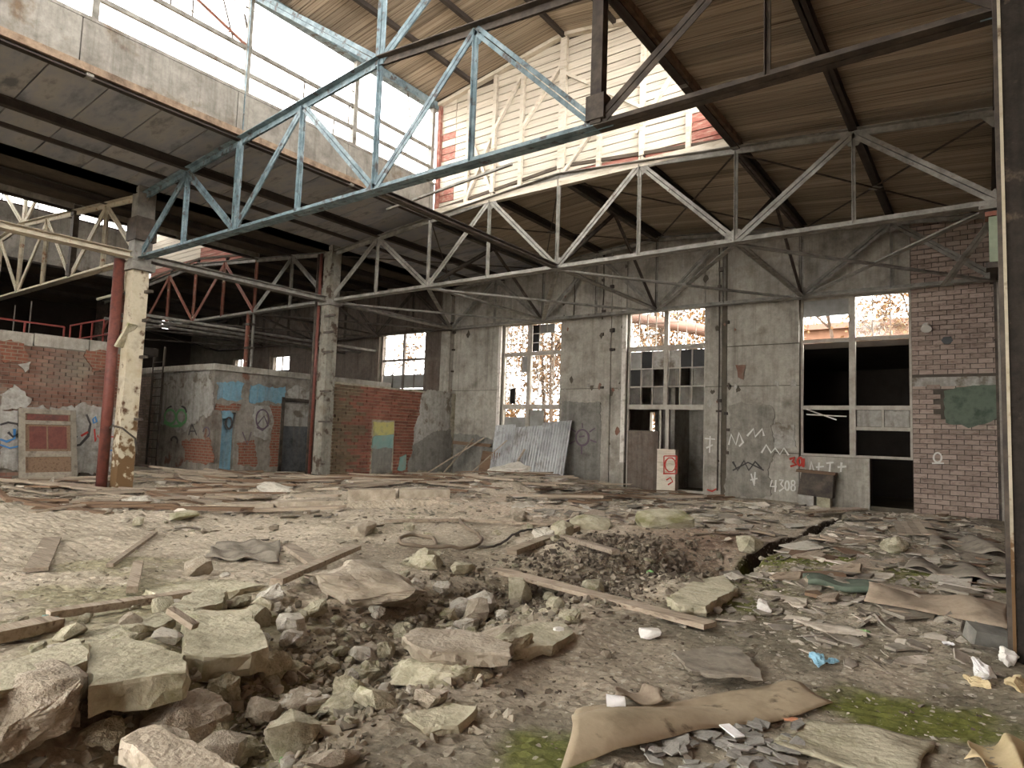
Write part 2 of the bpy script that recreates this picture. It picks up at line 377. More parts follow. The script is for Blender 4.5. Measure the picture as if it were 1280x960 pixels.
UB = unit_box('brick', 'brick_one', .015, 3)
def bricks(parent, axis, front, u0, u1, z0, z1, skip, individual, m_one, m_all, name='brick', course=.1, length=.27, sign=-1, proud=.025, niche=None):
    """running bond of real bricks; the first `individual` ones (in the order given by the key) are objects, the rest one stuff part"""
    lst = []
    nz = int((z1 - z0) / course)
    for r in range(nz):
        zc = z0 + (r + .5) * course; u = u0 - (length / 2 if r % 2 else 0)
        while u < u1:
            a, b = max(u, u0), min(u + length, u1); u += length
            if niche and niche[2] < zc < niche[3]:
                if a < niche[0] < b: b = niche[0]
                elif a < niche[1] < b: a = niche[1]
            if b - a < .06: continue
            uc = (a + b) / 2
            if skip and skip(uc, zc): continue
            lst.append((uc, zc, b - a - .018, course - .02, rnd.uniform(-.6, 1) * proud))
    lst.sort(key=lambda t: individual[1](t[0], t[1]))
    rest = MB()
    for k, (uc, zc, l, hgt, pr) in enumerate(lst):
        d = .05 + pr; c = front + sign * (d / 2 - .02)
        if k < individual[0]:
            loc = (uc, c, zc) if axis == 'Y' else (c, uc, zc)
            sc = (l, d, hgt) if axis == 'Y' else (d, l, hgt)
            inst(UB, name, loc, (0, 0, 0), sc, parent, m_one if isinstance(m_one, str) else m_one(uc, zc))
        elif axis == 'Y': rest.box(uc - l / 2, uc + l / 2, c - d / 2, c + d / 2, zc - hgt / 2, zc + hgt / 2)
        else: rest.box(c - d / 2, c + d / 2, uc - l / 2, uc + l / 2, zc - hgt / 2, zc + hgt / 2)
    if rest.v:
        o = rest.build('brickwork', m_all, parent, fix=False); o['kind'] = 'stuff'
    return len(lst)

# brick pier right of the last window, with remains of plaster and green paint
bb = struct(MB().box(-1.85, 1.1, YW, YW + .06, -.3, 8.7).build('wall_pier', 'mortar_dark', pivot=(-.6, YW, 0)))
gap = lambda u, z: (3.35 < z < 3.62) or (-1.3 < u and 2.55 < z < 3.3)
bricks(bb, 'Y', YW, -1.85, .9, -.1, 8.6, gap, (300, lambda u, z: abs(z - 3) + (8 if u > .1 else 0)), 'brick_one_grey', 'brick_grey', course=.13, length=.32)
MB().box(-1.85, .9, YW - .03, YW + .02, 3.36, 3.6).build('lintel_band', 'plaster_pale', bb)

PCOUNT = [0]
def patch(parent, pts, material, plane, thick=.02, name='paint_patch', sign=-1, rough=.03):
    """irregular skin of paint or plaster: outline given in photo pixels on a wall plane"""
    PCOUNT[0] += 1; thick = thick + (PCOUNT[0] % 6) * .004
    ax = list(plane)[0]; P = [np.array(at(x, y, **plane)) for x, y in pts]
    out = []
    for i, p in enumerate(P):
        q = P[(i + 1) % len(P)]; n = max(1, int(np.linalg.norm(q - p) / .09)); lo_ = [rnd.uniform(-1, 1) for _ in range(n // 4 + 3)]
        for k in range(n):
            c = p + (q - p) * k / n
            g_ = k / 4; w0 = lo_[int(g_)] * (1 - g_ % 1) + lo_[int(g_) + 1] * (g_ % 1); dd = (q - p) / max(1e-6, np.linalg.norm(q - p)); nn_ = np.cross(dd, np.eye(3)['XYZ'.index(ax)])
            jt = np.array([rnd.uniform(-rough, rough) * .7 for _ in range(3)]) + nn_ * w0 * rough * 1.5; jt['XYZ'.index(ax)] = 0
            out.append(c + jt)
    off = np.zeros(3); off['XYZ'.index(ax)] = -sign * thick
    mb = MB(); mb.prism([p - off for p in out], off * 1.0)
    o = mb.build(name, material, parent)
    bm = bmesh.new(); bm.from_mesh(o.data); bmesh.ops.triangulate(bm, faces=[f for f in bm.faces if len(f.verts) > 4]); bm.to_mesh(o.data); bm.free()
    return o

patch(bb, [(1180, 487), (1250, 480), (1250, 520), (1232, 530), (1205, 533), (1180, 528)], 'paint_green', dict(Y=YW - .035))
patch(far, [(702, 500), (752, 504), (751, 605), (700, 603)], 'paint_grey', dict(Y=YW - .01))
patch(far, [(560, 540), (600, 545), (622, 552), (618, 597), (560, 592)], 'paint_grey', dict(Y=YW - .01))
patch(far, [(912, 505), (966, 507), (968, 560), (962, 600), (966, 621), (908, 622)], 'paint_pale', dict(Y=YW - .01), rough=.05)
patch(far, [(968, 528), (995, 530), (995, 560), (968, 562)], 'plaster_pale', dict(Y=YW - .01))
patch(far, [(920, 458), (932, 456), (930, 474), (922, 472)], 'brick_brown', dict(Y=YW - .01), name='bare_patch')

# chipped render: shallow broken spots, thickest along the joints and pilasters
for k in range(46):
    xx = rnd.choice((-11.3, -10.7, -7.15, -6.65, -18.1, -12.6)) + rnd.gauss(0, .22) if k < 32 else rnd.uniform(-18, -4.8)
    zz = rnd.uniform(1.0, 7.8) if k % 3 else 3.45 + rnd.gauss(0, .12)
    if any(h_[0] - .1 < xx < h_[1] + .1 and h_[2] - .15 < zz < h_[3] + .15 for h_ in holes): continue
    rr_ = rnd.uniform(.04, .16); n_ = 8
    MB().prism([(xx + rr_ * rnd.uniform(.4, 1.1) * math.cos(6.283 * i / n_) * .8, YW - .012, zz + rr_ * rnd.uniform(.4, 1.2) * math.sin(6.283 * i / n_)) for i in range(n_)], (0, .02, 0)).build('render_chip', rnd.choice(('concrete_joint', 'concrete_joint', 'plaster_pale', 'brick_brown')), far)
# ---------------------------------------------------------------- windows
def window(n, x0, x1, z0, z1, vbars, hbars, panes, material='window_steel', y=YW + .2, frame=.07):
    W = empty('window_%d' % n, ((x0 + x1) / 2, y, z0), kind='structure')
    f = MB()
    f.box(x0, x0 + frame, y - .05, y + .05, z0, z1); f.box(x1 - frame, x1, y - .05, y + .05, z0, z1)
    f.box(x0 + frame, x1 - frame, y - .05, y + .05, z1 - frame, z1); f.box(x0 + frame, x1 - frame, y - .05, y + .05, z0, z0 + frame)
    f.build('window_frame', material, W)
    for x, wd, a, b in vbars: MB().box(x - wd / 2, x + wd / 2, y - wd * .4 - .01, y + wd * .4 + .01, a, b).build('mullion' if wd > .05 else 'muntin', material, W)
    for z, wd, a, b in hbars: MB().box(a, b, y - wd * .4 - .008, y + wd * .4 + .008, z - wd / 2, z + wd / 2).build('transom' if wd > .05 else 'muntin', material, W)
    for a, b, c, d, mt in panes: MB().box(a, b, y + .012, y + .018, c, d).build('pane', mt, W)
    return W

def grid(x0, x1, z0, z1, nx, nz, t=.025):
    return ([(x0 + (x1 - x0) * i / nx, t, z0, z1) for i in range(1, nx)], [(z0 + (z1 - z0) * i / nz, t, x0, x1) for i in range(1, nz)])
def cells(x0, x1, z0, z1, nx, nz, special={}, default='window_glass', drop=()):
    out = []
    for i in range(nx):
        for j in range(nz):
            if (i, j) in drop: continue
            a = x0 + (x1 - x0) * i / nx; b = x0 + (x1 - x0) * (i + 1) / nx; c = z0 + (z1 - z0) * j / nz; d = z0 + (z1 - z0) * (j + 1) / nz
            mt = special.get((i, j), default)
            if mt: out.append((a + .015, b - .015, c + .015, d - .015, mt))
    return out

# W0 (above the partition)
v, h = grid(-22.7, -20, 3.6, 6.1, 4, 4)
window(1, *WINS['W0'], v + [(-21.35, .1, 3.6, 6.1)], h + [(4.9, .08, -22.7, -20)], cells(-22.7, -20, 3.6, 6.1, 4, 4, {(0, 0): 'pane_grey', (2, 0): 'pane_grey', (3, 0): 'pane_grey', (1, 0): 'pane_grey'}, drop=((1, 2), (3, 3))))
# W1
vb = [(-14.45, .16, 1.5, 6.0)]; hb = [(4.85, .14, -15.65, -13), (2.8, .18, -15.65, -13)]; pn = []
for (a, b) in ((-15.63, -14.53), (-14.37, -13.02)):
    v, h = grid(a, b, 4.92, 5.98, 4, 3); vb += v; hb += h
    v, h = grid(a, b, 2.9, 4.78, 4, 3); vb += v; hb += h
pn += cells(-15.63, -14.53, 4.92, 5.98, 4, 3, drop=((0, 0), (2, 1))) + cells(-14.37, -13.02, 4.92, 5.98, 4, 3, {(0, 0): 'pane_dark', (0, 1): 'pane_dark', (0, 2): 'pane_dark', (1, 2): 'pane_grey', (2, 2): 'pane_grey'}, drop=((3, 0),))
pn += cells(-15.63, -14.53, 2.9, 4.78, 4, 3, {(3, 2): 'pane_grey', (1, 0): 'pane_dark'}) + cells(-14.37, -13.02, 2.9, 4.78, 4, 3)
pn += [(-15.6, -14.5, 1.5, 2.4, 'pane_grey'), (-14.4, -13.75, 1.5, 2.68, 'pane_grey'), (-13.7, -13.0, 1.5, 2.0, 'pane_grey')]
window(2, *WINS['W1'], vb, hb, pn, 'window_frame')
MB().box(-15.82, -15.7, YW - .06, YW + .02, 1.3, 6.2).build('window_trim', 'white_wood', far)
MB().box(-15.95, -12.8, YW - .1, YW + .02, 6.08, 6.2).build('lintel', 'concrete_wall', far)
# W2
vb = [(-8.88, .14, 2.85, 6.05)]; hb = [(4.8, .16, -10.2, -7.57), (2.8, .16, -10.2, -7.57)]; pn = []
v, h = grid(-10.2, -8.95, 4.9, 6.03, 4, 3); vb += v; hb += h
v, h = grid(-8.81, -7.57, 4.9, 6.03, 4, 3, .012); vb += v; hb += h
pn += cells(-10.2, -8.95, 4.9, 6.03, 4, 3, drop=((1, 1),))
for a, b, sp, dr in ((-10.2, -8.95, {(0, 2): 'pane_grey', (2, 2): 'plaster_pale', (0, 1): 'pane_dark', (1, 2): 'pane_dark'}, ((1, 0), (2, 1))),
                     (-8.81, -7.57, {(0, 2): 'plaster_pale', (1, 2): 'pane_dark', (2, 2): 'pane_dark'}, ((0, 0), (1, 1), (2, 0)))):
    v, h = grid(a, b, 2.88, 4.72, 3, 3, .04); vb += v; hb += h
    pn += cells(a, b, 2.88, 4.72, 3, 3, sp, 'window_glass', dr)
vb += [(-8.8, .12, .1, 2.75), (-9.05, .07, .1, 2.75)]
W = window(3, *WINS['W2'], vb, hb, pn, 'window_frame')
MB().box(-10.2, -9.08, YW + .1, YW + .26, .0, 2.0).build('infill_panel', 'aisle_wall', W)
MB().box(-10.42, -10.27, YW - .04, YW + .06, .9, 6.2).build('window_trim', 'white_wood', far)
# W3
vb = [(-3.3, .16, 1.45, 6.0)]; hb = [(4.75, .1, -4.6, -1.92), (2.8, .12, -4.6, -1.92), (2.22, .1, -3.22, -1.92)]
v, h = grid(-3.22, -1.92, 4.8, 5.96, 3, 2, .02); vb += v; hb += h
vb += [(-2.56, .06, 2.27, 2.74)]
pn = [(-4.6, -3.38, 5.48, 5.96, 'pane_grey'), (-3.2, -2.6, 2.28, 2.73, 'plaster_pale'), (-2.52, -1.94, 2.28, 2.73, 'plaster_pale')] + cells(-3.22, -1.92, 4.8, 5.96, 3, 2)
window(4, -4.67, -1.85, 1.4, 6.03, vb, hb, pn, 'window_frame')
MB().bar((-4.5, YW + .1, 2.75), (-3.7, YW + .05, 2.45), .05, .03).build('broken_muntin', 'white_wood', far)
MB().bar((-4.5, YW + .12, 2.6), (-3.45, YW + .1, 2.55), .04, .03).build('broken_muntin', 'white_wood', far)
# small windows of the far aisle
for n, k in ((5, 'S1'), (6, 'S2'), (7, 'S3')):
    x0, x1, z0, z1 = WINS[k]
    window(n, x0, x1, z0, z1, [((x0 + x1) / 2, .06, z0, z1)], [], cells(x0, x1, z0, z1, 2, 1, {(1, 0): 'pane_grey'} if k == 'S3' else {}))

# ---------------------------------------------------------------- side walls of the hall
struct(MB().box(.75, 1.1, YB, YW, -.3, 8.2).build('wall_right', 'brick_brown', pivot=(.9, 8, 0)))
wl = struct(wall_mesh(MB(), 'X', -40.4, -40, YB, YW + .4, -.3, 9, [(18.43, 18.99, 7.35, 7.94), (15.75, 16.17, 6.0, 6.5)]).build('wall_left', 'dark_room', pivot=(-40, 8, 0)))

struct(wall_mesh(MB(), 'Y', YB - .35, YB, -40.4, 1.1, -.3, 8.75, [(-12, -6, -.3, 5.0), (-4.8, -1.6, 1.4, 6), (-17, -13.5, 1.4, 6)]).build('wall_back', 'concrete_wall', pivot=(-9, YB, 0)))
# ---------------------------------------------------------------- annex behind the windows
an = MB()
an.box(-7.1, 1.1, 27, 27.3, -.3, 4.7)
an.box(1.1, 1.4, YW + .42, 27.3, -.3, 4.7)
an.box(-7.3, 1.4, YW + .42, 27.3, 4.55, 4.72); an.box(-12.4, -7.3, YW + .42, 24.3, 4.55, 4.72)
an.box(-7.3, -7.1, YW + .42, 27.3, -.3, 4.55)
an2 = wall_mesh(MB(), 'Y', 24, 24.3, -12.2, -7.3, -.3, 4.55, [(-11.06, -10.84, .9, 2.8), (-8.3, -7.5, -.3, .5)])
an2.box(-12.4, -12.2, YW + .42, 24.3, -.3, 4.7)
an2.box(-9.6, -9.45, 22.6, 24, -.3, 4.55)
struct(an2.build('wall_annex', 'concrete_wall', pivot=(-11, 24, 0)))
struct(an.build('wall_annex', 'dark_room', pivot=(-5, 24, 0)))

# ---------------------------------------------------------------- roofs
DECK = unit_box('roof_plank', 'deck_wood', .01, 5)
SLAB = unit_box('roof_panel', 'roof_slab', .004, 6)
SLOPE = math.atan(.085)
UNDER = .24           # deck underside above the chord line
def zroof(x, xr):     # xr = right edge of the bay
    return ztop(xr - x) + UNDER

def roof(xr, main):
    mb = MB()
    def plate(xa, xb, ya, yb, t0=.035, t1=.12):
        za, zb = zroof(max(xa, xr - 18), xr), zroof(xb, xr)
        mb.add([(xa, ya, za + t0), (xb, ya, zb + t0), (xb, yb, zb + t0), (xa, yb, za + t0), (xa, ya, za + t1), (xb, ya, zb + t1), (xb, yb, zb + t1), (xa, yb, za + t1)],
               [(0, 1, 2, 3), (7, 6, 5, 4), (0, 4, 5, 1), (1, 5, 6, 2), (2, 6, 7, 3), (3, 7, 4, 0)])
    YE = YW + .42
    plate(xr - 4.5, xr + (1.1 if main else 0), YB, YE); plate(xr - (18 if main else 22.4), xr - 13.5, YB, YE)
    plate(xr - 13.5, xr - 9, Y2 + .06, YE); plate(xr - 9, xr - 4.5, Y2 + .06, YE)
    ce = struct(mb.build('ceiling', 'deck_felt', pivot=(xr - 9, 8, 8)))
    if main: ce['label'] = 'timber roof deck over the main hall with dark purlins'
    else: ce['label'] = 'roof deck over the far aisle beyond the cream column'
    def plank_row(xa, xb, y, wd, z_a, z_b, me=DECK, nm='roof_plank', th=.035):
        ang = -math.atan2(z_b - z_a, xb - xa)
        inst(me, nm, ((xa + xb) / 2, y, (z_a + z_b) / 2 + rnd.uniform(-.008, .01) + .012), (rnd.uniform(-.02, .02), ang, 0), (xb - xa - .012, wd, th), ce)
    if main:
        y = 5.0
        while y < YW:
            plank_row(xr - 4.5, xr - 2.25, y, .225, zroof(xr - 4.5, xr), zroof(xr - 2.25, xr))
            plank_row(xr - 2.25, xr + .72, y + rnd.uniform(-.02, .02), .225, zroof(xr - 2.25, xr), zroof(xr, xr) - .06)
            if y > Y2 + .15:
                plank_row(xr - 9, xr - 4.5, y, .225, zroof(xr - 9, xr), zroof(xr - 4.5, xr))
                plank_row(xr - 13.5, xr - 9, y, .225, zroof(xr - 13.5, xr), zroof(xr - 9, xr))
            y += .24
        # concrete-faced panels on the left slope
        y = -1.0
        while y < YW - .5:
            for xa, xb in ((xr - 18, xr - 15.75), (xr - 15.75, xr - 13.5)):
                za, zb = zroof(xa, xr), zroof(xb, xr)
                inst(SLAB, 'roof_panel', ((xa + xb) / 2, y + .5, (za + zb) / 2 + .012), (rnd.uniform(-.006, .006), -math.atan2(zb - za, xb - xa), 0), (xb - xa - .03, .97, .05), ce)
            y += 1.0
    # purlins along the hall
    for k, d in enumerate((0, 2.25, 4.5, 6.75, 9, 11.25, 13.5, 15.75, 18)):
        ya = YB if (d <= 4.5 or d >= 13.5) else Y2
        x = xr - d; z = ztop(d)
        m_ = MB()
        hgt = .2 if d not in (4.5, 13.5) else .22
        for aa, bb_ in ((-.075, .075),):
            m_.box(x + aa, x + bb_, ya, YW + .1, z + UNDER - .03, z + UNDER); m_.box(x + aa, x + bb_, ya, YW + .1, z + UNDER - hgt, z + UNDER - hgt + .02)
            m_.box(x - .012, x + .012, ya, YW + .1, z + UNDER - hgt, z + UNDER)
        m_.build('purlin', 'purlin', ce)
        if main and d not in (4.5, 13.5, 0, 18) :
            pass
    # intermediate purlins
    for d in (16.9,) if main else ():
        x = xr - d; z = ztop(d)
        MB().box(x - .04, x + .04, YB, YW + .1, z + UNDER - .1, z + UNDER).build('purlin', 'purlin', ce)
    return ce

ceil_main = roof(0, True)
ceil_left = roof(-18, False)

# ---------------------------------------------------------------- roof lanterns: each one thing of many parts
LANT = {0: empty('roof_lantern', (-9, 5, 8.0), 'glazed roof lantern with broken bars on its left side and a cream board gable', 'lantern'),
        -18: empty('roof_lantern', (-27, 5, 8.0), 'second skylight over the side aisle, glimpsed as a bright slot left of the cream column', 'lantern')}
def lantern_roof(xr, main):
    T = LANT[xr]; e, a = 11.6, 12.25
    for xa, xb, za, zb in ((xr - 13.8, xr - 9, e, a), (xr - 9, xr - 4.2, a, e)):
        MB().add([(xa, YB, za + .04), (xb, YB, zb + .04), (xb, Y2 + .4, zb + .04), (xa, Y2 + .4, za + .04), (xa, YB, za + .12), (xb, YB, zb + .12), (xb, Y2 + .4, zb + .12), (xa, Y2 + .4, za + .12)],
                 [(0, 1, 2, 3), (7, 6, 5, 4), (0, 4, 5, 1), (1, 5, 6, 2), (2, 6, 7, 3), (3, 7, 4, 0)]).build('lantern_roof', 'deck_felt', T)
        y = 6.2
        while main and y < Y2:
            inst(DECK, 'roof_plank', ((xa + xb) / 2, y, (za + zb) / 2 + rnd.uniform(-.008, .01) + .012), (rnd.uniform(-.02, .02), -math.atan2(zb - za, xb - xa), 0), (xb - xa, .27, .035), T); y += .29
    for d in (6.0, 7.5, 9.0, 10.5, 12.0) if main else ():
        z = a - abs(d - 9) / 4.8 * (a - e)
        MB().box(xr - d - .05, xr - d + .05, YB, Y2, z - .12, z).build('purlin', 'purlin', T)
lantern_roof(0, True); lantern_roof(-18, False)
# ---------------------------------------------------------------- lantern sides
def lantern_side(n, x, main, zt, zo, label):
    """upstand, sill, rails, posts and what is left of the glazing bars; zt = top of the solid upstand, zo = top of the opening"""
    T = LANT[0 if main else -18]
    y = YB
    k = 0
    while y < Y2 - .1:
        y2 = min(y + 3.05, Y2)
        MB().box(x - .08, x + .08, y + .01, y2 - .01, 8.22, zt).build('upstand_panel', 'upstand', T); y = y2; k += 1
    MB().box(x - .11, x + .11, YB, Y2, 8.08, 8.22).build('edge_beam', 'edge_wood' if main else 'upstand', T)
    MB().box(x - .1, x + .1, YB, Y2, zt, zt + .07).build('sill', 'upstand' if main else 'steel_dark', T)
    if not main: MB().box(x - .1, x + .1, YB, Y2, zo, 11.5).build('top_board', 'gable_board', T)
    MB().box(x - .12, x + .12, YB, Y2 + .1, 11.38, 11.6).build('eaves_beam', 'steel_blue' if main else 'steel_dark', T)
    for yy in (-10.8, -7.7, -4.66, -1.6, Y0, 4.5, Y1, 10.6, Y2 - .12): MB().box(x - .07, x + .07, yy - .06, yy + .06, 8.0, 11.4).build('post', 'steel_grey', T)
    if main:
        for z in (9.58, 10.15): MB().bar((x, YB, z), (x, Y2, z), .07, .09).build('rail', 'steel_grey', T)
        rr = random.Random(n)
        for i in range(34):      # bent and broken glazing bars
            yy = -2 + i * .46
            if rr.random() < .5: continue
            z0, z1 = rr.choice(((9.1, 9.58), (9.58, 10.15), (10.15, 11.4), (10.15, 10.9)))
            MB().bar((x, yy, z0), (x + rr.uniform(-.05, .05), yy + (rr.uniform(-.5, .5) if rr.random() < .3 else rr.uniform(-.03, .03)), z1), .03, .03, (1, 0, 0)).build('glazing_bar', 'steel_dark', T)
        for i in range(7):
            ya = rr.uniform(0, 12); z = rr.uniform(10.3, 11.2)
            MB().bar((x, ya, z), (x, ya + rr.uniform(.8, 2.4), z + rr.uniform(-.12, .12)), .02, .02).build('glazing_bar', 'steel_dark', T)
        MB().bar((x, 4.5, 11.3), (x, Y1, 10.2), .05, .05).build('wind_brace', 'steel_red', T)
    else:
        for i in range(10): MB().box(x - .02, x + .02, 2 + i * 1.2, 2.04 + i * 1.2, zt, zo).build('glazing_bar', 'steel_dark', T)
    return T
lantern_side(1, -13.5, True, 9.05, 11.4, 'broken open glazed side of the roof lantern above the blue truss, over a grey upstand')
lantern_side(2, -4.5, True, 9.05, 11.4, 'near side of the roof lantern, hidden above the dark timber deck edge')
lantern_side(3, -31.5, False, 10.2, 10.95, 'tan walled skylight side with a narrow bright slot, beyond the cream column')
lantern_side(4, -22.5, False, 10.3, 10.95, 'near side of the far aisle skylight, above the cream lattice truss')

# ---------------------------------------------------------------- boarded gable closing the lantern
GB = unit_box('gable_board', 'gable_board', .004, 9)
def gable(xr, detailed, label):
    T = LANT[xr]
    bh = .21; z = 8.3; r = 0
    bk_ = MB().box(xr - 13.5, xr - 4.5, Y2 + .16, Y2 + .22, 8.2, 11.55).build('gable_wall', 'deck_felt', T)
    MB().prism([(xr - 13.5, Y2 + .16, 11.55), (xr - 4.5, Y2 + .16, 11.55), (xr - 9, Y2 + .16, 12.25)], (0, .06, 0)).build('gable_top', 'deck_felt', T)
    edges = [xr - 13.4, xr - 12.75, xr - 11.25, xr - 9, xr - 6.75, xr - 5.6, xr - 4.55] if detailed else [xr - 13.4, xr - 9, xr - 4.55]
    while z < 12.1:
        for a, b in zip(edges, edges[1:]):
            lim = 11.6 + (1 - abs((a + b) / 2 - (xr - 9)) / 4.5) * .65
            if z + bh > lim: continue
            red = (z < 8.95 and b > xr - 5 and rnd.random() < .7) or (z < 8.6 and rnd.random() < .2) or (b < xr - 12.5 and rnd.random() < .45)
            inst(GB, 'gable_board', ((a + b) / 2, Y2 + .12 + rnd.uniform(-.008, .008), z + bh / 2), (0, rnd.uniform(-.004, .004), 0), (b - a - .01, .03, bh - .022), bk_, 'gable_red' if red else 'gable_board')
        z += bh; r += 1
    if detailed:
        for x in (-13.35, -12.2, -11.25, -10.3, -9, -7.9, -6.75, -5.6, -4.7):
            top = 11.55 + (1 - abs(x + 9) / 4.5) * .62
            wd = .2 if x in (-9,) else .11
            MB().box(x - wd / 2, x + wd / 2, Y2, Y2 + .1, 8.15, top).build('post', 'gable_red' if x in (-13.35, -4.7) else 'gable_board', T)
        for p, q in (((-12.2, 8.4), (-11.25, 10.2)), ((-11.25, 10.2), (-10.3, 11.6)), ((-9, 11.2), (-6.75, 9.6)), ((-10.3, 10.0), (-9, 11.5)), ((-9, 8.4), (-7.9, 9.6)), ((-6.9, 9.0), (-5.4, 11.0)), ((-11.25, 8.4), (-12.2, 10.4))):
            MB().bar((p[0], Y2 + .05, p[1]), (q[0], Y2 + .05, q[1]), .08, .09, (0, 1, 0)).build('brace', 'gable_board', T)
        MB().box(-13.5, -4.5, Y2 - .04, Y2 + .12, 8.12, 8.3).build('bottom_plate', 'gable_board', T)
        for sg in (-1, 1): MB().bar((-9 + sg * 4.6, Y2 + .02, 11.5), (-9, Y2 + .02, 12.2), .1, .16, (0, 1, 0)).build('rafter', 'gable_board', T)
    return T
gable(0, True, 'cream board gable with peeling boards closing the roof lantern')
gable(-18, False, 'small pale boarded gable glimpsed between the cream column and the dark roof')
# ================================================================ STEELWORK
def truss(xr, Y, mats, label, simple=False):
    """trapezoid truss: eight panels of 2.25 m, verticals at each panel point, diagonals in W"""
    T = empty('roof_truss', (xr - 9, Y, ZB), label, 'truss')
    mc, mw, me_ = mats
    n = 8
    P = lambda i, top: (xr - 2.25 * i, Y, (ztop(2.25 * i) if top else ZB))
    def mm(a, b, leg, name, m_, up=(0, 1, 0), fl=False): MB().angles(a, b, leg, .014, .016, up, fl).build(name, m_, T)
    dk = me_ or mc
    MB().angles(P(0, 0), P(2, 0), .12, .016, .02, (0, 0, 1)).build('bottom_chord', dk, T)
    MB().angles(P(2, 0), P(8, 0), .12, .016, .02, (0, 0, 1)).build('bottom_chord', mc, T)
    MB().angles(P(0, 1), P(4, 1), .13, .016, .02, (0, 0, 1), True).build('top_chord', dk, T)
    MB().angles(P(4, 1), P(8, 1), .13, .016, .02, (0, 0, 1), True).build('top_chord', mc, T)
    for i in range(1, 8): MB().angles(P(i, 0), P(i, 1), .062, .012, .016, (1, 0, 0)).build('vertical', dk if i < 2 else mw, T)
    for i in (1, 3, 5, 7):
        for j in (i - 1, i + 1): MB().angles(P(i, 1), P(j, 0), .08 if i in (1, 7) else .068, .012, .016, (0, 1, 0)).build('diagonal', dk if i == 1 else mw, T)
    for i in range(0, 9):
        for top in (0, 1):
            if (i % 2 == 1) != bool(top) and i not in (0, 8): continue
            x, y, z = P(i, top); s = -1 if top else 1
            wd = .24
            MB().prism([(x - wd, Y - .007, z - s * .07), (x + wd, Y - .007, z - s * .07), (x + wd * .95, Y - .007, z + s * .06), (x + .08, Y - .007, z + s * .25), (x - .08, Y - .007, z + s * .25), (x - wd * .95, Y - .007, z + s * .06)], (0, .014, 0)).build('gusset_plate', mc, T)
    return T
truss(0, Y0, ('steel_blue', 'steel_blue', None), 'roof truss nearest the camera, overhead and out of the picture')
truss(0, Y1, ('steel_blue', 'steel_blue', 'steel_dark'), 'blue painted steel roof truss crossing in front of the lantern')  # right part takes a darker steel, its shade put into the colour
truss(0, Y2, ('steel_grey', 'steel_grey', None), 'pale grey steel truss below the cream boarded gable')
truss(0, Y3, ('steel_grey', 'steel_grey', None), 'steel truss standing right against the window wall')
truss(-18, Y1, ('steel_cream', 'steel_cream', None), 'cream lattice truss left of the cream column')
truss(-18, Y2, ('steel_grey', 'steel_red', None), 'red and grey lattice truss behind the cream column')
truss(-18, Y3, ('steel_dark', 'steel_dark', None), 'dark truss against the far end of the side aisle')

# lantern frames standing on the trusses
def lantern_frame(xr, Y, label, m1='steel_blue', m2='steel_dark'):
    T = LANT[xr]
    MB().angles((xr - 13.5, Y, ZB), (xr - 13.5, Y, 11.5), .1, .014, .02, (0, 1, 0)).build('post', m1, T)
    MB().angles((xr - 9, Y, 8.3), (xr - 9, Y, 12.2), .1, .014, .02, (0, 1, 0)).build('post', m1, T)
    MB().bar((xr - 4.5, Y, ZB), (xr - 4.5, Y, 11.5), .17, .15, (0, 1, 0)).build('post', m2, T)
    for sg in (-1, 1):
        MB().angles((xr - 9 + sg * .05, Y, 8.4), (xr - 9 + sg * 4.4, Y, 11.4), .08, .012, .016, (0, 1, 0)).build('diagonal', m1, T)
        MB().angles((xr - 9, Y, 12.2), (xr - 9 + sg * 4.5, Y, 11.5), .1, .014, .02, (0, 0, 1)).build('rafter', m1, T)
    MB().box(xr - 4.64, xr - 4.36, Y - .1, Y + .1, 6.05, 6.4).build('cleat', m2, T)
    MB().box(xr - 4.62, xr - 4.38, Y - .1, Y + .1, 7.9, 8.2).build('cleat', m2, T)
    return T
lantern_frame(0, Y1, 'blue and black upright frame of the lantern on the blue truss')
lantern_frame(-18, Y1, 'upright frame of the skylight above the cream lattice truss', 'steel_cream', 'steel_dark')

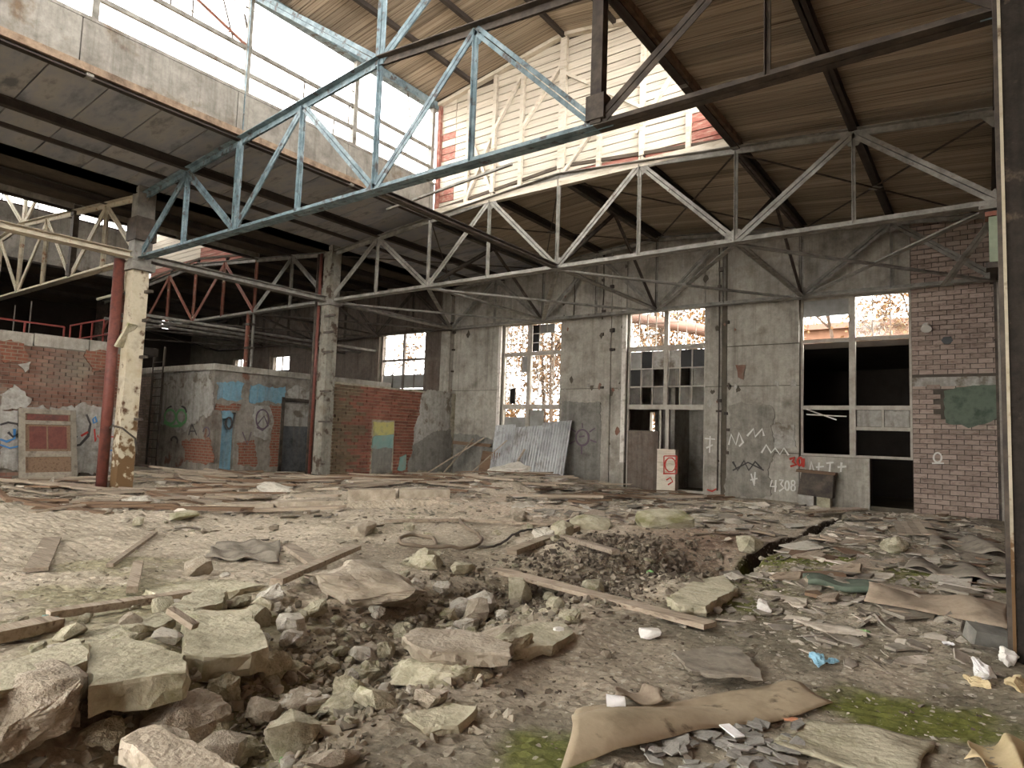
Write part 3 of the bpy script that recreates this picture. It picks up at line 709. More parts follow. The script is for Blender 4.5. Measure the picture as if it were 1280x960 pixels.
# ---------------------------------------------------------------- bracing between trusses
def bracing(ya, yb, xr, label, m_='steel_grey', mid=True):
    T = empty('roof_bracing', (xr - 9, (ya + yb) / 2, ZB), label, 'bracing')
    z = ZB + .02
    for k, x in enumerate((xr - 4.5, xr - 9, xr - 13.5)):
        MB().angles((x, ya, z), (x, yb, z), .075, .012, .014, (0, 0, 1)).build('strut', m_, T)
        if mid:
            ym = (ya + yb) / 2; zt = ztop(xr - x) - .05
            for yy in (ya, yb): MB().angles((x, ym, zt), (x, yy, ZB), .06, .01, .014, (1, 0, 0)).build('sway_brace', 'steel_dark', T)
            MB().angles((x, ya, zt), (x, yb, zt), .07, .01, .014).build('strut', 'steel_dark', T)
            MB().angles((x, yb, ZB), (x, yb, zt), .05, .01, .014, (1, 0, 0)).build('hanger', 'steel_dark', T)
    nodes = [xr, xr - 4.5, xr - 9, xr - 13.5, xr - 18]
    for a, b in zip(nodes, nodes[1:]):
        MB().angles((a, ya, ZB - .03), (b, yb, ZB - .03), .06, .01, .012).build('cross_brace', m_, T)
        MB().angles((a, yb, ZB - .07), (b, ya, ZB - .07), .06, .01, .012).build('cross_brace', m_, T)
    if mid:
        for a, b in ((xr, xr - 4.5), (xr - 4.5, xr - 9), (xr - 9, xr - 13.5), (xr - 13.5, xr - 18)):
            za, zb = ztop(xr - a) - .02, ztop(xr - b) - .02; mx = (a + b) / 2; mz = (za + zb) / 2; my = (ya + yb) / 2
            MB().bar((a, ya, za), (b, yb, zb), .03, .03).build('tie_rod', 'steel_dark', T)
            MB().bar((a, yb, za - .04), (b, ya, zb - .04), .03, .03).build('tie_rod', 'steel_dark', T)
            MB().prism([(mx - .16, my, mz - .03), (mx, my - .16, mz - .03), (mx + .16, my, mz - .03), (mx, my + .16, mz - .03)], (0, 0, -.012)).build('gusset_plate', 'steel_grey', T)
    return T
bracing(Y2, Y3, 0, 'web of bracing bars between the grey truss and the window wall')
bracing(Y2, Y3, -18, 'dark bracing bars over the painted side rooms', 'steel_dark', False)

def tie(p, q, s, label, m_, name='tie_beam'):
    mb = MB(); mb.angles(p, q, s, .016, .02, (0, 0, 1)); mb.bar((p[0], p[1], p[2] + s * .5), (q[0], q[1], q[2] + s * .5), s * 1.8, .014)
    return tag(mb.build(name, m_), label, 'beam')
tie((-18, Y1 + .25, ZB), (-18, Y2 - .25, ZB), .16, 'long beam from the cream column back to the grey pipe-clad column', 'steel_grey')
tie((-18, Y0, ZB), (-18, Y1 - .25, ZB), .16, 'cream beam running from the cream column to the left edge', 'steel_cream')
tie((-18, Y2 + .25, ZB), (-18, YW - .25, ZB), .12, 'beam over the brick partition from the grey column to the window wall', 'steel_grey')
tie((0, Y2 + .25, ZB), (0, YW - .05, ZB), .12, 'beam running along the right side from the green box to the window wall', 'steel_dark')
tie((-9, Y1 + .1, ZB), (-9, Y2 - .1, ZB), .09, 'dark strut between the middle of the blue truss and the grey truss', 'steel_dark')
tag(MB().bar(at(484, 262, Y=11.5), at(640, 205, Y=11.5), .07, .05).build('loose_strip', 'steel_grey'), 'loose grey strip hanging beside the lantern corner', 'strip')

# ---------------------------------------------------------------- columns
colA = empty('column', (-18, Y1, 0), 'cream flaking steel column with a red pipe, rusty at its foot', 'column')
MB().box(-18.2, -17.84, Y1 - .2, Y1 + .2, -.2, 5.8).build('shaft', 'column_cream', colA)
MB().box(-18.17, -17.83, Y1 - .22, Y1 + .22, 5.8, 8.0).build('shaft_head', 'steel_grey', colA)
MB().box(-18.3, -17.7, Y1 - .28, Y1 + .28, 5.62, 5.82).build('cap_plate', 'steel_grey', colA)
MB().box(-18.28, -17.72, Y1 - .26, Y1 + .26, 6.4, 7.0).build('bracket_box', 'steel_dark', colA)
MB().tube([(-18.28, Y1 - .36, -.1), (-18.28, Y1 - .36, 5.9)], .13, 12).build('drain_pipe', 'pipe_red', colA, smooth=True)
for z in (4.3, 3.35, 5.05, 1.75):
    MB().box(-17.9, -17.55, Y1 + .1, Y1 + .2, z, z + .07).build('bracket', 'steel_dark', colA)
MB().bar((-18.05, Y1 - .3, 3.6), (-17.75, Y1 - .15, 4.2), .3, .06).build('loose_plate', 'concrete_rubble', colA)
MB().tube([(-18.3, Y1 - .3, 1.5), (-17.95, Y1 - .35, 1.6), (-17.75, Y1 - .2, 1.55), (-17.7, Y1 + .1, 1.3), (-17.75, Y1 + .2, .9)], .025, 6).build('wire', 'steel_dark', colA)

colB = empty('column', (-18, Y2, 0), 'grey column wrapped in rusty pipes at the mossy brick partition', 'column')
MB().box(-18.2, -17.8, Y2 - .2, Y2 + .2, -.2, 7.9).build('shaft', 'column_grey', colB)
for dx, mt in ((-.32, 'pipe_red'), (-.46, 'steel_dark')): MB().tube([(-18 + dx, Y2 - .22, -.1), (-18 + dx, Y2 - .22, 7.6)], .055, 8).build('pipe', mt, colB, smooth=True)
for z in (4.85, 4.2, 5.4, 2.9, 1.9): MB().box(-17.95, -17.45, Y2 - .26, Y2 - .18, z, z + .06).build('bracket', 'steel_dark', colB)
MB().box(-18.3, -17.7, Y2 - .28, Y2 + .28, 5.82, 5.98).build('cap_plate', 'steel_grey', colB)

colR = empty('column', (.28, 7.3, 0), 'dark rough column at the right edge with a pale flaking edge', 'column')
MB().box(-.095, .6, 6.95, 7.75, -.2, 8.0).build('shaft', 'column_dark', colR)
MB().box(-.118, -.095, 6.93, 6.99, -.2, 8.0).build('edge_strip', 'column_cream', colR)
MB().box(-.15, -.095, 7.05, 7.2, -.2, 7.9).build('channel', 'steel_dark', colR)

colR2 = empty('column', (.15, Y2, 0), 'column behind the near right one carrying the grey truss and a green box', 'column')
MB().box(.05, .5, Y2 - .2, Y2 + .25, -.2, 8.0).build('shaft', 'column_grey', colR2)
MB().box(-.17, .06, Y2 - .16, Y2 + .1, 4.92, 5.72).build('green_panel', 'green_box', colR2)
MB().box(-.22, .06, Y2 - .2, Y2 + .14, 5.72, 5.8).build('box_rim', 'steel_red', colR2)
MB().box(-.22, .1, Y2 - .2, Y2 + .14, 4.82, 4.92).build('box_rim', 'steel_dark', colR2)
MB().box(-.3, .3, Y2 - .24, Y2 + .24, 5.84, 5.98).build('cap_plate', 'steel_grey', colR2)
MB().angles((0, Y2, 5.9), (-.9, Y2 + 1.6, 5.0), .07, .01, .012).build('knee_brace', 'steel_grey', colR2)
wlR = empty('column', (.1, Y3 + .1, 0), 'wall column in the far right corner of the brick pier', 'column')
MB().box(0, .5, YW - .4, YW - .02, -.2, 8.0).build('shaft', 'concrete_wall', wlR)
MB().box(-.06, .0, YW - .36, YW - .28, -.2, 7.6).build('edge_strip', 'steel_dark', wlR)
for x, y, lab in ((-36, Y1, 'dark column deep in the side aisle, nearest the left edge'), (-36, Y2, 'dark column deep in the side aisle, beside the far small windows')):
    c = empty('column', (x, y, 0), lab, 'column'); MB().box(x - .2, x + .2, y - .2, y + .2, -.2, 7.8).build('shaft', 'steel_dark', c)
    MB().box(x - .3, x + .3, y - .3, y + .3, 5.8, 5.95).build('cap_plate', 'steel_dark', c)

pst = empty('prop_post', (-22.83, Y2, 0), 'slim twin pipe post rising before the blue painted side room', 'post')
MB().tube([(-22.9, Y2, .2), (-22.86, Y2, ZB)], .08, 10).build('pipe', 'steel_red', pst, smooth=True)
MB().tube([(-22.66, Y2 + .1, 1.9), (-22.66, Y2 + .1, ZB)], .05, 8).build('pipe', 'steel_grey', pst, smooth=True)
for z in (3.6, 4.6, 5.5, 2.2): MB().box(-22.98, -22.6, Y2 - .1, Y2 + .16, z, z + .08).build('clamp', 'steel_dark', pst)
# bare brick showing where the plaster came off (courses too small to build one by one)
def brick_face():
    M = mat('brick_face', [(110, 66, 52), (132, 84, 66), (98, 62, 50)], 2.5, .95, .3, coord='World')
    N = M.node_tree.nodes; Lk = M.node_tree.links.new; b = N['Principled BSDF']
    src = b.inputs['Base Color'].links[0].from_socket
    ge = N.new('ShaderNodeNewGeometry'); sp = N.new('ShaderNodeSeparateXYZ'); Lk(ge.outputs['Position'], sp.inputs[0])
    ad = N.new('ShaderNodeMath'); ad.operation = 'ADD'; Lk(sp.outputs[0], ad.inputs[0]); Lk(sp.outputs[1], ad.inputs[1])
    cb = N.new('ShaderNodeCombineXYZ'); Lk(ad.outputs[0], cb.inputs[0]); Lk(sp.outputs[2], cb.inputs[1])
    bt = N.new('ShaderNodeTexBrick'); bt.inputs['Scale'].default_value = 1; bt.inputs['Brick Width'].default_value = .28; bt.inputs['Row Height'].default_value = .1; bt.inputs['Mortar Size'].default_value = .012
    Lk(cb.outputs[0], bt.inputs['Vector']); Lk(src, bt.inputs['Color1']); Lk(src, bt.inputs['Color2']); bt.inputs['Mortar'].default_value = (*lin((128, 116, 100)), 1)
    Lk(bt.outputs['Color'], b.inputs['Base Color'])
brick_face()
# ================================================================ SIDE AISLE: walls, rooms, rails
def stroke(parent, plane, pts, material, wd=.05, sign=-1, lift=.012, closed=False, dx=0):
    """a painted line on a wall: ribbon through photo pixels on the wall plane"""
    ax = 'XYZ'.index(list(plane)[0]); P = [np.array(at(x, y, **plane)) for x, y in pts]
    nrm = np.zeros(3); nrm[ax] = sign
    mb = MB(); P = P + ([P[0]] if closed else [])
    L_, R_ = [], []
    for i, p in enumerate(P):
        d = P[min(i + 1, len(P) - 1)] - P[max(i - 1, 0)]
        if np.linalg.norm(d) < 1e-6: d = np.array([1., 0, 0])
        s = np.cross(nrm, d); s /= max(1e-9, np.linalg.norm(s)); ww = wd * rnd.uniform(.7, 1.15)
        L_.append(p + s * ww / 2 + nrm * lift); R_.append(p - s * ww / 2 + nrm * lift)
    n = len(P)
    mb.add(L_ + R_ + [q - nrm * lift * .9 for q in L_] + [q - nrm * lift * .9 for q in R_],
           [(i, i + 1, n + i + 1, n + i) for i in range(n - 1)] + [(i, 2 * n + i, 2 * n + i + 1, i + 1) for i in range(n - 1)] + [(n + i, n + i + 1, 3 * n + i + 1, 3 * n + i) for i in range(n - 1)])
    return mb.build('graffiti', material, parent)
def ring(cx, cy, rx, ry, n=16, a0=0, a1=2 * math.pi):
    return [(cx + rx * math.cos(a0 + (a1 - a0) * k / n), cy + ry * math.sin(a0 + (a1 - a0) * k / n)) for k in range(n + 1)]

# ---- left brick wall
XL = -22.0
lw = struct(MB().box(XL - .35, XL, 1.0, 9.3, -.3, 3.78).build('wall_aisle', 'mortar', pivot=(XL, 6, 0)))
bricks(lw, 'X', XL, 1.0, 9.3, .0, 3.75, lambda u, z: z < 1.55 and rnd.random() < .55, (0, lambda u, z: 0), 'brick_one', 'brick_brown', sign=1, course=.11, length=.3)
for i in range(6):
    a = 1.0 + i * 1.4
    MB().box(XL - .4, XL + .05 + rnd.uniform(0, .05), a + .01, a + 1.38, 3.76 + rnd.uniform(-.02, .02), 4.16 + rnd.uniform(-.06, .05)).build('coping_block', 'concrete_wall', lw)
PL = dict(X=XL + .06)
patch(lw, [(0, 512), (30, 508), (60, 515), (100, 505), (150, 512), (146, 590), (0, 592)], 'plaster_pale', PL, name='plaster_patch', sign=1, rough=.08)
patch(lw, [(0, 492), (20, 480), (34, 492), (38, 498), (30, 512), (0, 514)], 'plaster_pale', PL, name='plaster_patch', sign=1, rough=.05)
patch(lw, [(22, 453), (40, 453), (33, 464)], 'plaster_pale', PL, name='plaster_patch', sign=1, rough=.03)
patch(lw, [(0, 428), (28, 430), (32, 450), (0, 452)], 'brick_face', PL, .01, name='bare_patch', sign=1, rough=.06)
patch(lw, [(108, 440), (150, 444), (150, 462), (112, 460)], 'brick_face', PL, .01, name='bare_patch', sign=1, rough=.06)
GP = dict(X=XL + .108)
for pts, mt, wd in [([(0, 531), (10, 528), (22, 530), (27, 540), (16, 546), (10, 540)], 'paint_black_mark', .06), ([(0, 549), (8, 552), (18, 548), (18, 536)], 'paint_blue_mark', .07),
                    ([(0, 556), (12, 560), (28, 557)], 'paint_blue_mark', .05), ([(108, 518), (113, 530), (110, 545), (100, 556), (85, 559), (82, 552)], 'paint_black_mark', .07),
                    ([(96, 545), (92, 553), (86, 556)], 'paint_black_mark', .06), ([(116, 524), (119, 521), (121, 527), (117, 529), (116, 524)], 'paint_blue_mark', .05), ([(128, 521), (128, 530)], 'paint_blue_mark', .05),
                    ([(133, 521), (139, 522), (135, 526), (140, 530), (133, 533)], 'paint_blue_mark', .05), ([(118, 536), (119, 552), (122, 544), (126, 552), (127, 541)], 'paint_red_mark', .05),
                    ([(132, 562), (128, 552), (131, 549), (133, 553), (126, 560)], 'paint_blue_mark', .04), ([(135, 563), (141, 563)], 'paint_blue_mark', .04), ([(137, 546), (144, 546)], 'paint_red_mark', .04), ([(101, 545), (110, 540)], 'paint_red_mark', .06)]:
    stroke(lw, GP, pts, mt, wd, 1)
# mezzanine behind that wall
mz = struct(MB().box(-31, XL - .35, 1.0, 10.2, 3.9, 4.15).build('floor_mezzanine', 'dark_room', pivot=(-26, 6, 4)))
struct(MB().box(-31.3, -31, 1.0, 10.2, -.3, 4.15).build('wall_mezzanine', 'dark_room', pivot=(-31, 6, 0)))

def railing(pts, z0, z1, n, label, mid=True):
    T = empty('railing', (*pts[0][:2], z0), label, 'railing')
    a, b = np.array([*pts[0], z1]), np.array([*pts[1], z1])
    MB().bar(a, b, .05, .05).build('hand_rail', 'rail_red', T)
    if mid: MB().bar(a - [0, 0, (z1 - z0) * .45], b - [0, 0, (z1 - z0) * .45], .035, .035).build('mid_rail', 'rail_red', T)
    for i in range(n):
        p = a + (b - a) * i / (n - 1)
        MB().bar(p, (p[0], p[1], z0), .045, .045, (1, 0, 0)).build('baluster', 'rail_red', T)
railing(((-24, 5.9), (-24, 8.0)), 4.15, 4.66, 3, 'short red railing on the mezzanine nearest the left edge', False)
railing(((-29.3, 10.0), (-24.2, 10.0)), 4.15, 5.4, 6, 'long red railing on the mezzanine beside the cream column')

# hanging rods near the left edge
for k, (x, lab) in enumerate(((20, 'thin steel rod hanging above the short red railing, left one of a pair'), (40, 'thin steel rod hanging above the short red railing, right one of a pair'))):
    p = at(x, 372, Y=8.2); tag(MB().bar((p[0], 8.2, ZB - .1), (p[0], 8.2, 4.15), .03, .03, (1, 0, 0)).build('hanger_rod', 'steel_grey'), lab, 'rod')
MB().tube([at(158, 325, Y=8.4), at(157, 362, Y=8.4), at(152, 366, Y=8.4), at(122, 374, Y=8.4)], .045, 8).build('bent_pipe', 'steel_cream', colA, smooth=True)

# ---- plastered side room with blue paint
RX, RY, RZ = -22.0, 12.0, 3.62
rm = empty('side_room', (RX, RY, 0), 'low plastered room with blue painted frieze, blue door and grey doorway', 'room')
wall_mesh(MB(), 'X', RX - .3, RX, RY, YW, -.3, RZ, [(14.83, 16.2, -.3, 2.72), (12.38, 12.88, -.3, 2.16)]).build('wall', 'plaster_old', rm)
MB().box(-27.7, RX - .3, RY, RY + .3, -.3, RZ).build('wall', 'plaster_old', rm)
MB().box(-28, RX + .12, RY - .12, YW, RZ, RZ + .22).build('roof_slab', 'concrete_wall', rm)
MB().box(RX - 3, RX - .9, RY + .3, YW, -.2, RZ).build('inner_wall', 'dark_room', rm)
d_ = MB().box(RX - .2, RX - .12, 12.4, 12.86, .1, 2.14).build('door', 'paint_blue', rm)
d_ = MB().box(RX - .2, RX - .12, 14.85, 16.18, .0, 1.75).build('door', 'paint_slate', rm)
MB().box(RX - .2, RX - .13, 14.85, 16.18, 1.75, 2.7).build('door_board', 'plaster_pale', rm)
for y0, y1, z0, z1 in ((14.7, 14.83, -.1, 2.85), (16.2, 16.33, -.1, 2.85), (14.83, 16.2, 2.72, 2.82)): MB().box(RX - .1, RX + .06, y0, y1, z0, z1).build('door_frame', 'steel_dark', rm)
RP = dict(X=RX + .005)
for pts, mt, nm in [([(271, 478), (303, 479), (303, 502), (272, 500)], 'paint_blue', 'paint_patch'), ([(312, 481), (357, 483), (355, 503), (312, 502)], 'paint_blue', 'paint_patch'),
                    ([(359, 487), (372, 482), (388, 485), (393, 500), (360, 500)], 'plaster_pale', 'plaster_patch'),
                    ([(318, 507), (338, 506), (343, 530), (334, 548), (316, 546)], 'plaster_pale', 'plaster_patch'),
                    ([(276, 513), (290, 514), (292, 522), (288, 524), (276, 522)], 'paint_blue', 'paint_patch'),
                    ([(270, 505), (300, 506), (300, 512), (270, 511)], 'brick_face', 'bare_patch'), ([(338, 505), (352, 506), (350, 585), (338, 584)], 'brick_face', 'bare_patch'),
                    ([(297, 556), (318, 550), (320, 583), (298, 580)], 'brick_face', 'bare_patch')]:
    patch(rm, pts, mt, RP, name=nm, sign=1, rough=.05)
LP = dict(Y=RY - .005)
patch(rm, [(228, 550), (262, 548), (268, 580), (232, 577)], 'brick_face', LP, name='bare_patch', rough=.06)
patch(rm, [(190, 468), (264, 460), (266, 515), (255, 520), (230, 540), (205, 528), (196, 530)], 'plaster_pale', LP, name='plaster_patch', rough=.08)
bricks(rm, 'Y', RY, -27.6, -26.2, 0, 3.5, None, (0, lambda u, z: 0), 'brick_one_grey', 'brick_grey')
GL = dict(Y=RY - .052)
for pts, mt, wd in [(ring(213, 521, 7, 9), 'paint_green_mark', .1), (ring(227, 521, 6, 9), 'paint_green_mark', .1), ([(205, 528), (215, 533), (226, 532), (232, 526)], 'paint_green_mark', .1),
                    (ring(215, 518, 8, 10, 8, math.pi, 1.5 * math.pi), 'paint_black_mark', .07), (ring(227, 516, 6, 8, 8, 1.5 * math.pi, 2 * math.pi), 'paint_black_mark', .07),
                    ([(236, 544), (240, 530), (246, 544)], 'paint_black_mark', .06), ([(238, 539), (245, 539)], 'paint_black_mark', .05), (ring(258, 540, 4, 6, 10, math.pi, 2.4 * math.pi), 'paint_violet_mark', .05), (ring(218, 551, 4, 5, 10, math.pi, 2.2 * math.pi), 'paint_black_mark', .09)]:
    stroke(rm, GL, pts, mt, wd)
for pts, mt, wd in [(ring(286, 529, 4, 7), 'paint_black_mark', .08), (ring(328, 524, 8, 12), 'paint_violet_mark', .06), ([(322, 530), (330, 520), (335, 532), (328, 538), (321, 534)], 'paint_violet_mark', .06), ([(303, 540), (309, 556), (314, 540)], 'paint_violet_mark', .05)]:
    stroke(rm, dict(X=RX + .052), pts, mt, wd, 1)
# ladder against the room
ld = empty('wall_ladder', (-25.9, RY - .1, 0), 'dark iron ladder on the end wall of the plastered side room', 'ladder')
for x in (-26.3, -25.5): MB().bar((x, RY - .12, .1), (x, RY - .12, 4.6), .06, .06, (1, 0, 0)).build('stile', 'steel_dark', ld)
for k in range(12): MB().bar((-26.3, RY - .12, .4 + k * .33), (-25.5, RY - .12, .4 + k * .33), .03, .03).build('rung', 'steel_dark', ld)
# pipes over the room
for k in range(5):
    x = -23.0 - k * .55; z = 5.3 + .1 * (k % 2)
    tag(MB().tube([(x, 9.6, z), (x, YW - .02, z + .05)], .05, 8).build('service_pipe', 'steel_dark' if k % 2 else 'steel_grey', smooth=True), 'one of five thin pipes running side by side above the plastered side room', 'pipe', 'pipes above the side room')

# ---- brick partition between the grey column and the window wall
XP = -18.0
pt = struct(wall_mesh(MB(), 'X', XP - .3, XP, 13.85, YW, -.3, 3.3, []).build('wall_partition', 'mortar_moss', pivot=(XP, 17, 0)))
skip = lambda u, z: (15.73 < u < 16.83 and .1 < z < 2.06) or u > 18.35 + (z - 1.6) * .1 + rnd.uniform(-.12, .12) or z > 3.28 - rnd.random() * .06
bricks(pt, 'X', XP, 13.9, YW, -.1, 3.3, skip, (300, lambda u, z: u + (0 if z > .4 else 3)), lambda u, z: 'brick_moss' if u + rnd.uniform(-.6, .6) < 14.9 else 'brick_one', 'brick_red', sign=1, course=.115, length=.3, niche=(15.73, 16.83, .1, 2.06))
PP = dict(X=XP + .012)
patch(pt, [(466, 527), (491, 527), (491, 543), (466, 545)], 'paint_yellow', PP, sign=1, rough=.02)
patch(pt, [(466, 545), (491, 543), (490, 560), (465, 560)], 'paint_teal', PP, sign=1, rough=.02)
patch(pt, [(465, 560), (490, 560), (489, 592), (464, 592)], 'paint_grey', PP, sign=1, rough=.03)
patch(pt, [(527, 492), (534, 488), (565, 492), (563, 536), (540, 540), (515, 560), (520, 530)], 'plaster_pale', dict(X=XP + .03), name='plaster_patch', sign=1, rough=.05)
patch(pt, [(515, 560), (540, 540), (563, 536), (563, 590), (508, 590)], 'paint_grey', dict(X=XP + .03), sign=1, rough=.05)
patch(pt, [(497, 588), (500, 572), (508, 567), (506, 588)], 'paint_teal', dict(X=XP + .03), sign=1, rough=.03)

# ---- things leaning on the walls
dr = empty('old_door', (-21.4, 7.1, 0), 'weathered red and white panelled door leaning on the graffitied brick wall', 'door')
def lean(y0, y1, t0, t1, dep, name, mt):   # t = height along the leaning leaf
    def P(y, t, d): return (-21.35 - t * .26 + d * .96, y, .05 + t * .96 + d * .26)
    MB().add([P(y0, t0, 0), P(y1, t0, 0), P(y1, t1, 0), P(y0, t1, 0), P(y0, t0, dep), P(y1, t0, dep), P(y1, t1, dep), P(y0, t1, dep)],
             [(0, 3, 2, 1), (4, 5, 6, 7), (0, 1, 5, 4), (1, 2, 6, 5), (2, 3, 7, 6), (3, 0, 4, 7)]).build(name, mt, dr)
lean(6.35, 7.75, 0, 2.0, .03, 'backing', 'wood_brown')
for y0, y1, t0, t1 in ((6.35, 6.5, 0, 2), (7.6, 7.75, 0, 2), (6.5, 7.6, 0, .18), (6.5, 7.6, .62, .78), (6.5, 7.6, 1.55, 1.66), (6.5, 7.6, 1.86, 2)): lean(y0, y1, t0, t1, .06, 'rail', 'felt_grey')
for y0, y1, t0, t1 in ((6.6, 7.0, .85, 1.5), (7.05, 7.5, .85, 1.5), (6.55, 7.55, 1.68, 1.84)): lean(y0, y1, t0, t1, .045, 'door_panel', 'pipe_red')

def corrugated(x0, x1, z0, z1, y0, y1, label, pitch=.115, amp=.03, dz=0):
    n = int((x1 - x0) / pitch * 6); mb = MB(); F, B = [], []
    for i in range(n + 1):
        x = x0 + (x1 - x0) * i / n; w_ = amp * math.sin((x - x0) / pitch * 2 * math.pi)
        F.append(((x, y0 + w_, z0), (x + dz, y1 + w_, z1 + (x - x0) * .08))); B.append(((x, y0 + w_ + .004, z0), (x + dz, y1 + w_ + .004, z1 + (x - x0) * .08)))
    for S in (F, B):
        b = len(mb.v); mb.v += [p for q in S for p in q]
        mb.f += [(b + 2 * i, b + 2 * i + 2, b + 2 * i + 3, b + 2 * i + 1) for i in range(n)]
    return tag(mb.build('corrugated_sheet', 'corrugated', smooth=True), label, 'metal sheet')
corrugated(-15.6, -14.65, .2, 2.05, 19.55, 20.0, 'crumpled dull corrugated sheet under the tall window, left of the three', dz=-.1)
corrugated(-14.7, -13.4, .25, 2.0, 19.5, 19.95, 'middle corrugated metal sheet under the tall gridded window', dz=.03)
corrugated(-13.45, -12.2, .1, 2.2, 19.35, 19.9, 'bright upright corrugated metal sheet, right of the three', dz=.02)
for (x0, z0, y0), (x1, z1, y1), lab in [((-15.9, .1, 18.6), (-14.75, 1.5, 19.5), 'pale board leaning up against the corrugated sheets'), ((-17.6, .15, 18.3), (-16.3, 1.55, 20.05), 'grey board leaning against the wall left of the corrugated sheets'),
                                        ((-17.4, .15, 19.0), (-16.9, 1.5, 20.1), 'short board propped in the corner by the grey dado'), ((-14.2, .15, 18.9), (-13.9, 1.2, 19.45), 'dark short board propped on the middle corrugated sheet')]:
    tag(MB().bar((x0, y0, z0), (x1, y1, z1), .1, .04).build('leaning_board', 'wood_grey'), lab, 'board')
tag(MB().prism([(-17.9, 20.0, 1.25), (-15.9, 19.95, 1.2), (-15.9, 19.95, 1.32), (-17.9, 20.0, 1.38)], (0, .08, 0)).build('wall_rail', 'wood_brown'), 'brown rail fixed along the wall above the leaning boards', 'rail')
tag(MB().prism([(-16.2, 19.6, .1), (-15.3, 19.6, .1), (-15.25, 19.75, 1.0), (-16.1, 19.75, 1.05)], (0, .05, 0)).build('plywood_sheet', 'wood_brown'), 'dark brown sheet leaning behind the boards by the tall window', 'sheet')

bk = empty('standing_block', (-8.55, 19.95, 0), 'pale upright block with red paint strokes standing in the doorway', 'block')
MB().box(-8.92, -8.3, 19.85, 20.12, -.1, 1.42).build('block_body', 'gable_board', bk)
FP = dict(Y=19.85)
for pts in (ring(838, 581, 7, 9, 10), [(829, 592), (846, 592)], [(833, 600), (838, 597), (841, 602), (835, 606)], [(830, 570), (830, 592)], [(846, 570), (846, 592)], [(830, 570), (846, 570)]):
    stroke(bk, FP, pts, 'paint_red_mark', .045, lift=.006)
# (the painted emblems in the photograph are hate signs; they are left as neutral strokes)
WP = dict(Y=YW - .056)
for pts, mt, wd in [([(888, 545), (887, 566)], 'paint_white_mark', .05), ([(881, 548), (894, 549)], 'paint_white_mark', .05), ([(883, 560), (891, 556)], 'paint_white_mark', .05),
                    ([(911, 556), (914, 543), (920, 556), (924, 541), (929, 553), (924, 558)], 'paint_white_mark', .06), ([(934, 545), (942, 536), (944, 546), (953, 536), (955, 545)], 'paint_white_mark', .06),
                    ([(952, 566), (958, 556), (964, 566), (969, 560), (975, 568), (980, 560), (986, 569)], 'paint_white_mark', .06),
                    ([(987, 574), (993, 572), (991, 577), (995, 581), (988, 583)], 'paint_red_mark', .07), (ring(1000, 577, 3, 5, 10), 'paint_red_mark', .07), ([(1005, 573), (1004, 584)], 'paint_red_mark', .07),
                    ([(965, 600), (963, 608), (971, 608)], 'paint_white_mark', .05), ([(970, 600), (969, 615)], 'paint_white_mark', .05), ([(974, 600), (979, 600), (976, 605), (980, 610), (974, 614)], 'paint_white_mark', .05), (ring(984, 607, 2.6, 6, 10), 'paint_white_mark', .05),
                    (ring(991.5, 603.5, 2.2, 3, 10), 'paint_white_mark', .045), (ring(991.5, 610, 2.6, 3.6, 10), 'paint_white_mark', .045),
                    ([(939, 592), (943, 607)], 'paint_white_mark', .05), ([(944, 590), (943, 605)], 'paint_white_mark', .05), ([(938, 600), (947, 598)], 'paint_white_mark', .05),
                    ([(916, 577), (922, 588), (930, 576), (936, 588), (944, 577), (952, 586)], 'paint_black_mark', .06), ([(916, 588), (935, 578), (955, 588)], 'paint_black_mark', .05),
                    ([(1012, 590), (1014, 577), (1018, 590)], 'paint_white_mark', .05), ([(1024, 578), (1023, 590)], 'paint_white_mark', .05), ([(1020, 584), (1030, 583)], 'paint_white_mark', .05), ([(1033, 579), (1042, 578)], 'paint_white_mark', .05), ([(1038, 578), (1037, 590)], 'paint_white_mark', .05), ([(1052, 578), (1051, 590)], 'paint_white_mark', .05), ([(1047, 584), (1058, 583)], 'paint_white_mark', .05),
                    (ring(728, 547, 8, 10), 'paint_violet_mark', .07), ([(728, 535), (728, 529)], 'paint_violet_mark', .05), ([(737, 540), (744, 535)], 'paint_violet_mark', .05), ([(738, 550), (746, 553)], 'paint_violet_mark', .05), ([(720, 540), (713, 535)], 'paint_violet_mark', .05), ([(719, 551), (712, 555)], 'paint_violet_mark', .05), ([(727, 558), (727, 568)], 'paint_violet_mark', .05), ([(724, 546), (731, 545)], 'paint_violet_mark', .05),
                    ([(884, 612), (890, 614), (896, 611)], 'paint_red_mark', .05)]:
    stroke(far, WP, pts, mt, wd)
stroke(bb, dict(Y=YW - .06), ring(1172, 572, 5, 6), 'paint_white_mark', .05)
stroke(bb, dict(Y=YW - .06), [(1165, 579), (1180, 579)], 'paint_white_mark', .05)
# dark metal chest resting on blocks at the wall under the last window
ch = empty('metal_chest', (-4.1, 19.85, .1), 'rusty dark box tilted on two pale blocks against the graffiti wall', 'box')
mb = MB(); mb.prism([(-4.62, 19.72, .32), (-3.72, 19.72, .26), (-3.68, 19.72, .95), (-4.5, 19.72, 1.0)], (0, .36, 0)); mb.build('chest_body', 'steel_dark', ch)
MB().prism([(-4.66, 19.7, .94), (-3.64, 19.7, .9), (-3.64, 19.7, .97), (-4.64, 19.7, 1.02)], (0, .38, 0)).build('lid', 'wood_brown', ch)
MB().box(-4.6, -4.2, 19.75, 20.1, -.1, .3).build('support_block', 'plaster_pale', ch); MB().box(-4.12, -3.78, 19.75, 20.1, -.1, .27).build('support_block', 'concrete_rubble', ch)
